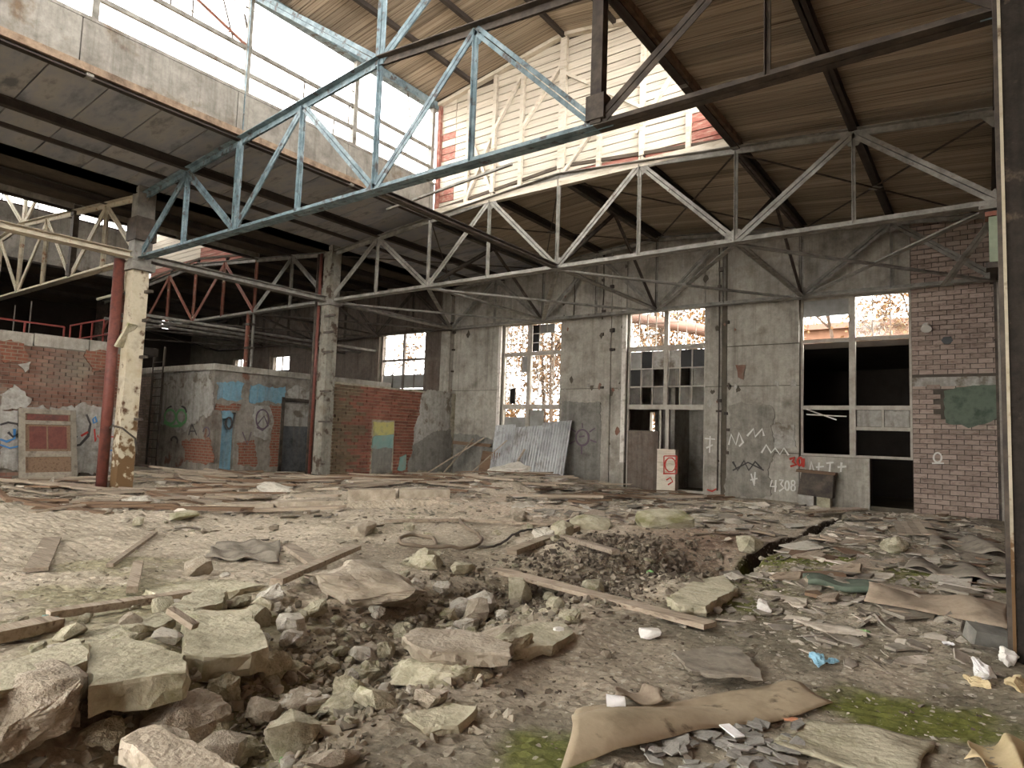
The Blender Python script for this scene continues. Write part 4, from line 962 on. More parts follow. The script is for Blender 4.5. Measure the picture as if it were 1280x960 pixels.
# dark discs on the brick pier, painted as the shade inside holes
for x, z, r in ((-1.05, 4.55, .12), (.02, 4.5, .09), (.12, 2.2, .12)):
    MB().prism([(x + r * math.cos(a) * rnd.uniform(.8, 1.2), YW - .075, z + r * math.sin(a) * rnd.uniform(.8, 1.2)) for a in [k * .785 for k in range(8)]], (0, .03, 0)).build('hole_shade', 'pane_dark', bb)
tag(MB().tube([(-1.5, YW - .02, 4.95), (-1.5, YW - .12, 4.95), (-1.5, YW - .2, 4.86)], [.05, .1, .13], 10).build('wall_lamp', 'lamp_white'), 'small white lamp shade fixed high on the brick pier', 'lamp')
# wires down the wall
for x, z0, z1 in ((-11.2, 5.9, 8.2), (-7.05, .2, 8.2), (-12.4, 6.1, 7.6)):
    MB().tube([(x, YW - .06, z0), (x + .03, YW - .05, (z0 + z1) / 2), (x, YW - .06, z1)], .02, 5).build('conduit', 'steel_dark', far)
# ================================================================ OUTDOORS
struct(MB().box(-110, 60, YW + .42, 130, -.5, -.05).build('floor_outdoor', 'outdoor_ground', pivot=(-9, 60, 0)))
struct(MB().box(-110, -40.4, -40, YW + .42, -.5, -.05).build('floor_outdoor', 'outdoor_ground', pivot=(-70, 0, 0)))
struct(MB().box(1.1, 60, -40, YW + .42, -.5, -.05).build('floor_outdoor', 'outdoor_ground', pivot=(20, 0, 0)))
struct(MB().box(-40.4, 1.1, -40, YB, -.5, -.05).build('floor_outdoor', 'outdoor_ground', pivot=(-20, -20, 0)))
def tree(x, y, h, seed, label):
    r = random.Random(seed); T = empty('autumn_tree', (x, y, -.05), label, 'tree')
    tips = []
    mb = MB()
    def limb(p, d, l, rad, lev):
        pts = [p]; q = np.array(p, float); dd = np.array(d, float)
        for k in range(4):
            dd = dd + np.array([r.uniform(-.18, .18), r.uniform(-.18, .18), r.uniform(-.02, .1)]); dd /= np.linalg.norm(dd)
            q = q + dd * l / 4; pts.append(q.copy())
            if lev < 2 and k >= 1:
                for _ in range(2):
                    a = r.uniform(0, 6.28); limb(q.copy(), dd * .5 + np.array([math.cos(a), math.sin(a), r.uniform(.1, .7)]), l * r.uniform(.35, .5), rad * .45, lev + 1)
            if lev == 2: tips.append(q.copy())
        mb.tube(pts, [rad * (1 - .17 * i) for i in range(5)], 5)
    limb((x, y, -.05), (0, 0, 1), h, .14, 0)
    mb.build('trunk', 'bark', T)
    lf = MB()
    for t in tips:
        for _ in range(24):
            c = t + np.array([r.gauss(0, .35) for _ in range(3)]); a = np.array([r.gauss(0, 1) for _ in range(3)]); b = np.array([r.gauss(0, 1) for _ in range(3)])
            a *= .11 / np.linalg.norm(a); b *= .08 / np.linalg.norm(b)
            lf.add([c - a, c - b, c + a, c + b], [(0, 1, 2, 3)])
    o = lf.build('foliage', 'leaves_autumn', T, fix=False); o['kind'] = 'stuff'
for k, (x, y, h, lab) in enumerate([(-24.5, 29, 9, 'pale autumn tree outside the window above the brick partition'), (-28, 34, 10, 'autumn tree outside, behind the one over the partition'), (-20.5, 31, 10, 'bushy orange tree behind the tall gridded window, left half'),
                                    (-18, 28, 8, 'orange leaved tree right behind the tall gridded window'), (-16, 36, 11, 'taller autumn tree further behind the tall gridded window'), (-13.2, 33, 10, 'thin autumn tree behind the window with the pink pipe, left half'),
                                    (-10.5, 36, 11, 'thin autumn tree behind the window with the pink pipe, right half'), (-5.5, 34, 10, 'bare tree outside the left top pane beside the brick pier'), (-3.2, 38, 12, 'bare tree outside the gridded top pane beside the brick pier'),
                                    (-38, 27, 9, 'autumn tree outside the leftmost small window'), (-33, 30, 9, 'autumn tree outside the small window beside the grey column')]):
    tree(x, y, h, 40 + k, lab)
tag(MB().tube([(-22, 30, 9.6), (-14.84, 30, 7.9), (-7, 30, 6.0), (-6, 30, 5.75)], .28, 14).build('heating_pipe', 'pipe_pink', smooth=True), 'thick pink pipe slanting past the window outside', 'pipe')
tag(MB().tube([(-6, 31, 5.0), (-6, 31, -.05)], .2, 10).build('pipe_support', 'pipe_pink', smooth=True), 'post carrying the pink pipe outside', 'post')
ob = empty('outbuilding', (-6.5, 50, 0), 'orange brick outbuilding seen through the top panes beside the brick pier', 'building')
MB().box(-12, -4.2, 48, 56, -.05, 9.6).build('wall', 'outdoor_brick', ob); MB().box(-12.4, -3.8, 47.6, 56.4, 9.6, 10).build('roof', 'pipe_pink', ob)
for x in (-11, -8.6, -6.4): MB().box(x, x + 1.2, 47.95, 48.02, 7.2, 8.8).build('window', 'pane_dark', ob)

# dense autumn thicket behind the tall window
def thicket(name, n, x0, x1, y0, y1, h_, seed, label):
    rs = np.random.RandomState(seed); VS, FS = [], []
    cs = np.stack([rs.uniform(x0, x1, 90), rs.uniform(y0, y1, 90), rs.uniform(.4, h_, 90)], 1)
    for i in range(n):
        c = cs[i % 90] + rs.normal(0, .5, 3); a = rs.normal(0, 1, 3); b_ = rs.normal(0, 1, 3); a *= .12 / np.linalg.norm(a); b_ *= .09 / np.linalg.norm(b_)
        FS.append(tuple(range(len(VS), len(VS) + 4))); VS += [c - a, c - b_, c + a, c + b_]
    mb = MB(); mb.add(VS, FS)
    return tag(mb.build(name, 'leaves_autumn', fix=False), label, 'thicket', None, 'stuff')
thicket('autumn_thicket', 9000, -29, -17, 28.5, 33, 6.5, 3, 'orange autumn thicket outside the tall gridded window')
thicket('autumn_thicket', 5000, -16, -10, 33, 36, 9.0, 4, 'orange autumn thicket outside behind the pink pipe')
# ================================================================ GROUND
HOL = np.array([(-3.25, 9.4), (-3.9, 8.2), (-4.5, 6.8), (-4.7, 5.6), (-4.45, 4.6), (-4.05, 3.7), (-3.95, 2.9), (-3.75, 2.2), (-3.4, 1.4)])
def seg_dist(x, y, P):
    best = np.full(np.shape(x), 1e9)
    for a, b in zip(P, P[1:]):
        d = b - a; t = np.clip(((x - a[0]) * d[0] + (y - a[1]) * d[1]) / (d @ d), 0, 1)
        best = np.minimum(best, np.hypot(x - a[0] - t * d[0], y - a[1] - t * d[1]))
    return best
def sst(a, b, x):
    t = np.clip((x - a) / (b - a), 0, 1); return t * t * (3 - 2 * t)
_r = np.random.RandomState(11)
_W = [(_r.uniform(0, 6.28), _r.uniform(.7, 1.3), _r.uniform(0, 6.28), a, k) for k, a in ((.35, .035), (.6, .03), (.9, .025), (1.5, .018), (2.3, .014), (3.7, .010), (5.5, .008), (8.3, .006), (13, .004), (19, .003)) for _ in range(2)]
def wob(x, y):
    z = 0 * x
    for th, s, ph, a, k in _W: z = z + a * np.sin((x * math.cos(th) + y * math.sin(th)) * k * s * 2.2 + ph + .8 * np.sin(y * k * 1.3 + ph))
    return z
def gz(x, y):
    x = np.asarray(x, float); y = np.asarray(y, float)
    right = sst(-3.4, -2.6, x)
    z = wob(x, y) * (.6 - .2 * right)
    tr = (1 - sst(.07, .15, np.abs(x + 3.22 + .06 * np.sin(y * 1.7)))) * sst(8.6, 9.4, y) * (1 - sst(17.6, 18.4, y))
    z = z - .34 * tr - .1 * (1 - sst(.25, .8, np.abs(x + 3.5))) * (1 - right) * sst(8.6, 9.4, y) * (1 - sst(17.6, 18.4, y))
    hd = seg_dist(x, y, HOL)
    z = z - .19 * (1 - sst(.15, .85, hd))
    z = z + .05 * sst(.7, 1.1, hd) * (1 - sst(1.3, 2.4, hd)) * (1 - right)
    for cx, cy, h_, r_ in ((-11.2, 15.2, .42, 1.3), (-13, 17.5, .2, 2), (-4.9, 8.6, .14, 1.0), (-6.1, 1.9, .16, 1.2), (-16, 11.5, .12, 2.5), (-20, 10.5, .2, 2), (-1.2, 17, .12, 1.8), (-7, 17, .1, 2.5)):
        z = z + h_ * np.exp(-((x - cx) ** 2 + (y - cy) ** 2) / (r_ * r_))
    # kerb: the floor beyond steps up
    s = (x + 11.9) * .86 - (y - 8.6) * .5 * 0
    led = sst(-.12, .12, (y - 9.2) - (x + 11.9) * 1.55 * sst(-12.4, -11.8, x)) * sst(-16, -15, x) * (1 - sst(-10.9, -10.2, x))
    z = z + .16 * led
    return z
def spaced(segs):
    out = []
    for a, b, n in segs: out += list(np.linspace(a, b, n, endpoint=False))
    return np.array(out + [segs[-1][1]])
gx = spaced([(-40, -24, 30), (-24, -9, 130), (-9, 1.1, 230)])
gy = spaced([(YB, .8, 40), (.8, 8, 170), (8, 12, 60), (12, YW + .1, 80)])
GX, GY = np.meshgrid(gx, gy)
rs = np.random.RandomState(5)
GZ = gz(GX, GY) + rs.normal(0, .006, GX.shape) * (GY < 12)
nx_, ny_ = len(gx), len(gy)
V = np.stack([GX.ravel(), GY.ravel(), GZ.ravel()], 1)
ii, jj = np.meshgrid(np.arange(ny_ - 1), np.arange(nx_ - 1), indexing='ij')
a_ = (ii * nx_ + jj).ravel()
F = np.stack([a_, a_ + 1, a_ + nx_ + 1, a_ + nx_], 1)
me = bpy.data.meshes.new('floor')
me.from_pydata(V.tolist(), [], F.tolist())
# what the floor is made of, by place: dust, damp grime, soil, moss, bare concrete; darker in the trench
x, y = V[:, 0], V[:, 1]
def C_(c): return np.array(lin(c))[None, :]
col = np.repeat(C_((190, 178, 158)), len(V), 0)
def mixc(col, c, m): return col * (1 - m[:, None]) + C_(c) * m[:, None]
nn = wob(x * 2.1 + 5, y * 2.1 - 3) / .05
n3 = wob(x * 5.1 + 1, y * 5.1 + 9) / .05
col = mixc(col, (156, 145, 126), np.clip(.35 + .4 * nn, 0, 1) * .7)
col = mixc(col, (128, 121, 104), sst(-3.3, -2.9, x) * np.clip(.75 + .25 * nn, 0, 1))
col = mixc(col, (134, 122, 103), (1 - sst(.3, .95, seg_dist(x, y, HOL))) * .9)
col = mixc(col, (148, 122, 104), np.exp(-(((x + 4.2) / 1.0) ** 2 + ((y - 11.3) / 2.2) ** 2)) * .8)
col = mixc(col, (186, 168, 148), np.exp(-(((x + 8.5) / 3) ** 2 + ((y - 12) / 1.6) ** 2)) * .8)
col = mixc(col, (164, 155, 136), sst(-.15, .25, nn * .5 + .9 - np.hypot((x + .95) / .9, (y - 4.1) / .75)) * .85)
col = mixc(col, (164, 152, 133), np.exp(-(((x + 2.7) / .8) ** 2 + ((y - 4.4) / 1.1) ** 2)) * .7)
col = mixc(col, (70, 60, 50), (1 - sst(.12, .24, np.abs(x + 3.22 + .06 * np.sin(y * 1.7)))) * sst(8.6, 9.4, y) * (1 - sst(17.6, 18.4, y)))  # darkens the trench bottom and its edges
col = mixc(col, (128, 117, 100), np.exp(-(((x + 6.6) / 1.3) ** 2 + ((y - 6.9) / .8) ** 2)) * .9)
for cx, cy, rx, ry, s in ((-2.3, 10.1, .75, 1.0, 1), (-1.3, 10.1, .8, .8, .9), (-.9, 5.05, .32, .36, 1), (-.55, 5.15, .3, .22, .9), (-2.25, 3.05, .22, .22, .9), (-2.6, 8.3, .5, .7, .8), (-1.6, 9.2, .6, .5, .6), (-5.8, 3.0, 1.6, .9, .45)):
    mk = np.clip(1.4 - np.hypot((x - cx) / rx, (y - cy) / ry) + .5 * nn + .25 * n3, 0, 1) * s
    col = mixc(col, (112, 116, 58) if s > .7 else (140, 138, 98), mk)
ca = me.color_attributes.new('ground_kind', 'FLOAT_COLOR', 'POINT')
ca.data.foreach_set('color', np.concatenate([col, np.ones((len(V), 1))], 1).ravel())
gm = bpy.data.materials.new('ground_mix'); gm.use_nodes = True
N = gm.node_tree.nodes; Lk = gm.node_tree.links.new; b = N['Principled BSDF']; b.inputs['Roughness'].default_value = .95
b.inputs['Specular IOR Level'].default_value = .2
vc = N.new('ShaderNodeVertexColor'); vc.layer_name = 'ground_kind'
ge = N.new('ShaderNodeNewGeometry')
n1 = N.new('ShaderNodeTexNoise'); n1.inputs['Scale'].default_value = 14; n1.inputs['Detail'].default_value = 8; n1.inputs['Roughness'].default_value = .75; Lk(ge.outputs['Position'], n1.inputs['Vector'])
mr = N.new('ShaderNodeMapRange'); mr.inputs[1].default_value = .3; mr.inputs[2].default_value = .7; mr.inputs[3].default_value = .5; mr.inputs[4].default_value = 1.45; Lk(n1.outputs['Fac'], mr.inputs[0])
mx = N.new('ShaderNodeVectorMath'); mx.operation = 'SCALE'; Lk(vc.outputs[0], mx.inputs[0]); Lk(mr.outputs[0], mx.inputs['Scale'])
vo = N.new('ShaderNodeTexVoronoi'); vo.inputs['Scale'].default_value = 34; Lk(ge.outputs['Position'], vo.inputs['Vector'])
m2_ = N.new('ShaderNodeMapRange'); m2_.inputs[1].default_value = .86; m2_.inputs[2].default_value = .9; Lk(vo.outputs['Color'], m2_.inputs[0])
m3 = N.new('ShaderNodeMix'); m3.data_type = 'RGBA'; Lk(m2_.outputs[0], m3.inputs[0]); Lk(mx.outputs[0], m3.inputs[6]); m3.inputs[7].default_value = (*lin((190, 182, 164)), 1)
Lk(m3.outputs[2], b.inputs['Base Color'])
bp = N.new('ShaderNodeBump'); bp.inputs['Strength'].default_value = .8; bp.inputs['Distance'].default_value = .03; Lk(n1.outputs['Fac'], bp.inputs['Height']); Lk(bp.outputs[0], b.inputs['Normal'])
me.materials.append(gm); MATS['ground_mix'] = gm
fl = struct(finish(bpy.data.objects.new('floor', me), None, (0, 0, 0)))
def g1(x, y): return float(gz(x, y))
# ================================================================ DEBRIS
def hull_mesh(name, seed, material, n=16, boxy=.5, flat=1.0):
    r = random.Random(seed); bm = bmesh.new()
    for _ in range(n):
        v = Vector([r.gauss(0, 1) for _ in range(3)]).normalized()
        m_ = max(abs(v.x), abs(v.y), abs(v.z)); v = v.lerp(v / m_, boxy) * .5 * r.uniform(.85, 1.05)
        v.z *= flat; bm.verts.new(v)
    bmesh.ops.convex_hull(bm, input=bm.verts)
    for v in [v for v in bm.verts if not v.link_faces]: bm.verts.remove(v)
    me = bpy.data.meshes.new(name); bm.to_mesh(me); bm.free(); me.materials.append(MATS[material]); return me

def rough_mesh(name, seed, material, flat=1.0, cuts=4, amp=.09, n=24):
    me = hull_mesh(name, seed, material, n, .55, flat)
    bm = bmesh.new(); bm.from_mesh(me)
    bmesh.ops.subdivide_edges(bm, edges=bm.edges[:], cuts=cuts, use_grid_fill=True); bmesh.ops.triangulate(bm, faces=bm.faces[:])
    bm.normal_update()
    for v in bm.verts:
        p = v.co * 3 + Vector((seed * 1.7, seed, 0))
        v.co += v.normal * (mnoise.fractal(p, 1.0, 2.0, 4) * amp + mnoise.noise(p * 3) * amp * .35)
    bm.to_mesh(me); bm.free(); return me

ROCK = [hull_mesh('rubble_stone', 100 + k, 'concrete_rubble', 30, .75, (1, .75, .6, .9)[k % 4]) for k in range(18)]
CHUNK = [rough_mesh('concrete_chunk', 200 + k, 'concrete_rubble', (.9, .7, .6)[k % 3]) for k in range(8)]
PLK = [unit_box('loose_board', 'wood_grey', .03, 300 + k) for k in range(4)]
def shard_mesh(seed, material):
    r = random.Random(seed); n = r.randint(4, 7); a0 = r.uniform(0, 6.28)
    P = [(.5 * r.uniform(.6, 1.1) * math.cos(a0 + 6.28 * k / n + r.uniform(-.25, .25)), .5 * r.uniform(.5, 1.0) * math.sin(a0 + 6.28 * k / n + r.uniform(-.25, .25)), 0) for k in range(n)]
    me = bpy.data.meshes.new('shard')
    vs = P + [(x_ * .97, y_ * .97, 1 + r.uniform(-.8, .8)) for x_, y_, _ in P]
    me.from_pydata(vs, [], [tuple(range(n))[::-1], tuple(range(n, 2 * n))] + [(i, (i + 1) % n, n + (i + 1) % n, n + i) for i in range(n)])
    me.materials.append(MATS[material]); return me
SHARD = [shard_mesh(400 + k, 'felt_grey') for k in range(12)]

def thing_at(me, name, x, y, s, rot, label, cat, group=None, material=None, sink=.25, z=None):
    zz = (g1(x, y) if z is None else z)
    lo = min(v.co.z for v in me.vertices)
    o = inst(me, name, (x, y, zz - lo * s[2] * (1 - sink)), rot, s, None, material)
    return tag(o, label, cat, group)

# ---------------------------------------------------------------- named lumps and slabs
def slab(pts, ztop, thick, material, label, name='concrete_slab', cat='slab', tilt=(0, 0), step=.07, jit=.014, z_of=None):
    """broken slab: outline in photo pixels at the height of its top"""
    P = [np.array(at(px, py, Z=ztop)) for px, py in pts]
    c = sum(P) / len(P); ztop = ztop + max(0, g1(c[0], c[1])) * .8
    P = [np.array(at(px, py, Z=ztop)) for px, py in pts]; c = sum(P) / len(P)
    out = []
    for i, p in enumerate(P):
        q = P[(i + 1) % len(P)]; n = max(1, int(np.linalg.norm(q - p) / step))
        for k in range(n):
            t = p + (q - p) * k / n
            out.append(t + np.array([rnd.uniform(-jit, jit), rnd.uniform(-jit, jit), 0]))
    area = sum(a[0] * b_[1] - b_[0] * a[1] for a, b_ in zip(out, out[1:] + out[:1]))
    if area < 0: out = out[::-1]
    n = len(out); rings = []
    for dz, sc, jj_ in ((0, .975, .004), (-.018, 1.0, .01), (-thick * .55, .995, .028), (-thick, .96, .02)):
        rings.append([np.array([c[0] + (p[0] - c[0]) * sc + rnd.uniform(-jj_, jj_), c[1] + (p[1] - c[1]) * sc + rnd.uniform(-jj_, jj_), p[2] + dz + rnd.uniform(-jj_, jj_) * .6 + (p[0] - c[0]) * tilt[0] + (p[1] - c[1]) * tilt[1]]) for p in out])
    mb = MB(); vs = [v for r_ in rings for v in r_]; fs = [tuple(range(n))]
    for k in range(3): fs += [(k * n + i, (k + 1) * n + i, (k + 1) * n + (i + 1) % n, k * n + (i + 1) % n) for i in range(n)]
    fs.append(tuple(range(3 * n, 4 * n))[::-1]); mb.add(vs, fs)
    o = mb.build(name, material)
    bm = bmesh.new(); bm.from_mesh(o.data); bmesh.ops.triangulate(bm, faces=[f for f in bm.faces if len(f.verts) > 4])
    bmesh.ops.subdivide_edges(bm, edges=[e for e in bm.edges if e.calc_length() > .15], cuts=2); bmesh.ops.triangulate(bm, faces=bm.faces[:])
    for v in bm.verts: v.co.z += mnoise.fractal(v.co * 5, 1, 2, 3) * .012
    bm.to_mesh(o.data); bm.free()
    return tag(o, label, cat)

slab([(112, 804), (160, 796), (195, 806), (230, 818), (232, 842), (190, 846), (155, 849), (113, 858)], .2, .16, 'concrete_rubble', 'large pale green concrete slab among the nearest rubble, flat topped')
slab([(-40, 850), (0, 829), (50, 812), (95, 797), (112, 810), (108, 826), (75, 838), (40, 856), (0, 864), (-30, 880)], .2, .2, 'concrete_rubble', 'broken concrete slab at the left edge with a deep dark crack beside it')
slab([(230, 764), (312, 761), (326, 785), (337, 808), (312, 816), (270, 822), (231, 819)], .16, .16, 'concrete_rubble', 'square mossy concrete slab with chips lying on it')
slab([(94, 794), (150, 778), (213, 762), (219, 774), (172, 794), (112, 806)], .1, .14, 'concrete_rubble', 'long narrow mossy slab behind the large pale green slab')
slab([(212, 757), (240, 740), (283, 737), (280, 752), (231, 763)], .14, .13, 'concrete_rubble', 'small wedge slab with a stick on it, behind the square mossy slab')
slab([(180, 737), (280, 724), (330, 730), (300, 738), (200, 745)], .08, .1, 'concrete_rubble', 'thin flat slab at the edge of the dusty floor')
slab([(46, 880), (72, 862), (110, 848), (108, 866), (100, 884), (70, 892)], .02, .16, 'concrete_warm', 'reddish block wedged below the crack of the left slab', 'concrete_block', 'block')
slab([(150, 919), (188, 905), (250, 932), (320, 968), (300, 985), (240, 985), (195, 955)], .24, .1, 'concrete_warm', 'pinkish concrete plank at the bottom edge of the picture', 'concrete_plank', 'plank')
slab([(505, 793), (520, 784), (600, 790), (640, 806), (638, 818), (600, 815), (540, 812), (510, 806)], .2, .1, 'concrete_warm', 'flat slab perched on a rounded boulder in the middle foreground')
slab([(835, 746), (868, 726), (905, 718), (922, 735), (880, 758), (845, 756)], .06, .1, 'concrete_rubble', 'cracked floor slab at the near end of the trench')
slab([(640, 785), (700, 775), (718, 790), (690, 806), (650, 812)], .06, .08, 'concrete_rubble', 'flat cracked slab right of the perched slab')
slab([(840, 815), (920, 806), (950, 835), (952, 846), (900, 843), (862, 838)], .05, .03, 'felt_grey', 'grey torn sheet lying flat above the rolled tarpaulin', 'torn_sheet', 'sheet')
slab([(505, 893), (560, 878), (600, 884), (572, 905), (530, 908)], .05, .08, 'concrete_rubble', 'thin pale slab set in the soil below the perched slab')

def lump(me, px, py, size, label, name='concrete_chunk', cat='rubble', mat_=None, rot=None, z=None, sink=.3):
    zg = 0
    for _ in range(3):
        p = at(px, py, Z=zg); zg = g1(p[0], p[1])
    return thing_at(me, name, p[0], p[1], size, rot or (rnd.uniform(-.2, .2), rnd.uniform(-.2, .2), rnd.uniform(0, 6.28)), label, cat, None, mat_, sink, z)
lump(CHUNK[0], 20, 935, (.62, .6, .42), 'big rough brown boulder in the bottom left corner', mat_='concrete_warm')
lump(CHUNK[1], 235, 915, (.42, .4, .4), 'rough pitted boulder beside the pinkish concrete plank', mat_='concrete_warm')
lump(CHUNK[2], 125, 925, (.26, .24, .2), 'dark angular stone left of the pinkish concrete plank')
lump(CHUNK[3], 283, 872, (.19, .18, .22), 'rounded grey stone with a white top edge near the pitted boulder')
lump(ROCK[3], 185, 885, (.22, .2, .2), 'olive angular stone below the large pale green slab')
lump(CHUNK[4], 460, 745, (1.3, .95, .5), 'large crumbling concrete mass in the middle of the rubble', mat_='concrete_warm', rot=(.05, .1, .7), sink=.35)
lump(CHUNK[5], 545, 850, (.75, .5, .34), 'rounded mossy boulder under the perched slab', rot=(0, 0, .6))
lump(ROCK[6], 453, 830, (.24, .18, .28), 'upright pale grey wedge stone in the rubble', mat_='stone_pale', rot=(.2, .3, .4))
lump(CHUNK[6], 340, 840, (.26, .24, .24), 'brownish round boulder below the square mossy slab')
lump(CHUNK[7], 380, 885, (.3, .22, .16), 'pale flat topped stone in the hollow', mat_='stone_pale')
lump(CHUNK[2], 440, 880, (.36, .24, .22), 'dark slanting stone in the hollow', rot=(.2, .5, .3))
lump(CHUNK[0], 330, 905, (.28, .22, .2), 'tan stone in the hollow next to the pitted boulder', mat_='concrete_warm')
lump(CHUNK[3], 365, 930, (.34, .2, .16), 'long tan stone on the near rim of the hollow', mat_='concrete_warm', rot=(0, 0, .5))
lump(CHUNK[5], 300, 945, (.3, .22, .2), 'grey stone squeezed against the pinkish concrete plank')
lump(ROCK[1], 740, 720, (.34, .28, .28), 'squarish mossy block right of centre, beside the long plank')
lump(ROCK[2], 698, 722, (.4, .3, .26), 'left one of the mossy blocks by the long plank')
lump(ROCK[4], 650, 752, (.3, .28, .34), 'pointed grey stone in the rubble under the long plank')
lump(ROCK[8], 537, 712, (.34, .26, .22), 'mossy block at the left end of the row before the dark soil')
lump(ROCK[9], 578, 716, (.34, .22, .2), 'second mossy block in the row before the dark soil')
lump(ROCK[10], 740, 660, (.8, .5, .45), 'angular concrete block standing on the reddish floor', rot=(0, .1, .3))
lump(ROCK[11], 830, 660, (1.1, .6, .45), 'wide concrete block on the reddish floor right of centre', rot=(0, 0, .6))
lump(ROCK[12], 935, 690, (.42, .36, .3), 'dark stone lying beside the trench')
lump(CHUNK[6], 1118, 690, (.5, .45, .35), 'mossy lump between the grey sheets on the right')
lump(CHUNK[1], 635, 617, (1.2, 1.0, .5), 'pale rubble lump in front of the corrugated sheets', mat_='stone_pale')
lump(ROCK[14], 225, 650, (.8, .5, .25), 'yellowish flat stone in the litter of boards', mat_='concrete_rubble')
lump(CHUNK[4], 175, 632, (.7, .5, .3), 'pale rounded lump near the foot of the cream column', mat_='stone_pale')
lump(CHUNK[7], 955, 765, (.17, .15, .17), 'white chunk standing alone on the mossy floor', mat_='white_foam', sink=.05)
lump(ROCK[5], 813, 797, (.2, .14, .11), 'white ribbed foam block near the end of the long plank', 'foam_block', 'block', 'white_foam', (0, 0, .6), sink=.05)
lump(ROCK[7], 698, 795, (.1, .09, .08), 'white broken lump beneath the long plank', mat_='white_foam', sink=.05)
lump(CHUNK[2], 340, 622, (1.1, .6, .3), 'pale flat heap of plaster near the grey pipe-clad column', mat_='stone_pale')

def board(p, q, z0, z1, wd, th, label, material='wood_grey', name='loose_board'):
    def end(pq, z_):
        zg = 0
        for _ in range(4):
            e_ = at(*pq, Z=zg + z_); zg = g1(e_[0], e_[1])
        return np.array(e_)
    a = end(p, z0); b_ = end(q, z1)
    return tag(MB().bar(a, b_, wd, th).build(name, material), label, 'board')
board((620, 712), (888, 782), .12, .06, .2, .045, 'long grey plank lying across the rubble right of centre')
board((345, 727), (446, 684), .16, .1, .13, .06, 'dark beam crossing over a pale board on the left')
board((362, 683), (400, 710), .1, .1, .16, .05, 'pale board lying under the dark crossing beam')
board((137, 707), (194, 666), .04, .04, .07, .04, 'thin stick lying alone on the dusty floor at left')
board((45, 712), (65, 673), .05, .05, .22, .04, 'short wide board lying alone near the left edge')
board((165, 737), (173, 704), .06, .06, .1, .06, 'splintered stump of wood on the dusty floor')
board((60, 768), (240, 742), .05, .08, .12, .06, 'long dark board lying on the edge of the dusty floor')
board((-20, 797), (70, 778), .06, .06, .18, .08, 'grey beam at the left edge behind the broken slab')
board((212, 762), (244, 783), .22, .2, .06, .04, 'short pale stick lying on the square mossy slab')
board((480, 651), (580, 650), .05, .05, .1, .05, 'dark reddish board beyond the cable loops')
board((575, 650), (720, 657), .05, .05, .08, .04, 'pale reddish batten beyond the cable loops')
board((680, 664), (770, 690), .1, .06, .12, .06, 'dark board sticking out of the earth heap')
board((640, 690), (720, 660), .12, .16, .16, .08, 'mossy beam sloping over the earth heap')
board((680, 621), (750, 613), .06, .06, .12, .06, 'dark board on the floor before the corrugated sheets')
board((865, 668), (925, 667), .05, .05, .08, .03, 'pale straight batten left of the trench')
board((1000, 640), (1078, 636), .1, .1, .3, .05, 'dark board lying at the foot of the low wall under the window')
for k in range(5):
    board((1122 + k * 8, 652), (1128 + k * 10, 668), .06, .06, .16, .03, 'one of five pale slats side by side on the floor before the brick pier').__setitem__('group', 'slats before the brick pier')

# kerb where the floor steps up
for k, (x0, y0, x1, y1, h_) in enumerate(((-12.3, 8.2, -11.75, 9.6, .17), (-11.75, 9.65, -11.2, 10.6, .24), (-11.2, 10.7, -10.6, 11.7, .22), (-12.9, 7.0, -12.35, 8.15, .14))):
    d = np.array([x1 - x0, y1 - y0]); d /= np.linalg.norm(d); nrm_ = np.array([-d[1], d[0]]) * .45
    zb_ = min(g1(x0, y0), g1(x1, y1)) - .1
    mb = MB(); j_ = lambda: rnd.uniform(-.05, .05)
    mb.prism([(x0 + j_(), y0 + j_(), zb_), (x1 + j_(), y1 + j_(), zb_), (x1 + nrm_[0] + j_(), y1 + nrm_[1] + j_(), zb_), (x0 + nrm_[0] + j_(), y0 + nrm_[1] + j_(), zb_)], (0, 0, h_ + .1))
    tag(mb.build('kerb_block', 'concrete_warm'), ('broken kerb block left of the pale kerb end', 'middle block of the broken kerb in the dusty floor', 'right end block of the broken kerb before the partition niche', 'lowest left block of the broken kerb')[k], 'kerb')
# rolled tarpaulin in front
def sheet(pts, nu, nv, fz, thick, material, label, name, cat):
    """sheet over four corner points (metres, XY) with height fz(u,v) above the ground"""
    A = [np.array(p, float) for p in pts]; mb = MB(); top = []
    for j in range(nv + 1):
        for i in range(nu + 1):
            u, v = i / nu, j / nv
            p = (A[0] * (1 - u) + A[1] * u) * (1 - v) + (A[3] * (1 - u) + A[2] * u) * v
            jx = .02 * math.sin(9 * u + 5 * v)
            top.append((p[0] + jx, p[1] + .02 * math.sin(7 * v + 4 * u), g1(p[0], p[1]) + .012 + fz(u, v)))
    n = len(top); W_ = nu + 1
    fs = [(j * W_ + i, j * W_ + i + 1, (j + 1) * W_ + i + 1, (j + 1) * W_ + i) for j in range(nv) for i in range(nu)]
    rim = [i for i in range(W_)] + [j * W_ + nu for j in range(1, nv + 1)] + [nv * W_ + i for i in range(nu - 1, -1, -1)] + [j * W_ for j in range(nv - 1, 0, -1)]
    vs = top + [(a, b_, c - thick) for a, b_, c in top]
    fs += [tuple(q + n for q in f[::-1]) for f in fs] + [(rim[k], rim[(k + 1) % len(rim)], rim[(k + 1) % len(rim)] + n, rim[k] + n) for k in range(len(rim))]
    mb.add(vs, fs)
    return tag(mb.build(name, material, smooth=True), label, cat)
A4 = [at(698, 962, Z=0)[:2], at(1042, 866, Z=0)[:2], at(960, 850, Z=0)[:2], at(722, 886, Z=.1)[:2]]
A4 = [at(700, 968, Z=0)[:2], at(1040, 872, Z=0)[:2], at(985, 844, Z=0)[:2], at(724, 893, Z=0)[:2]]
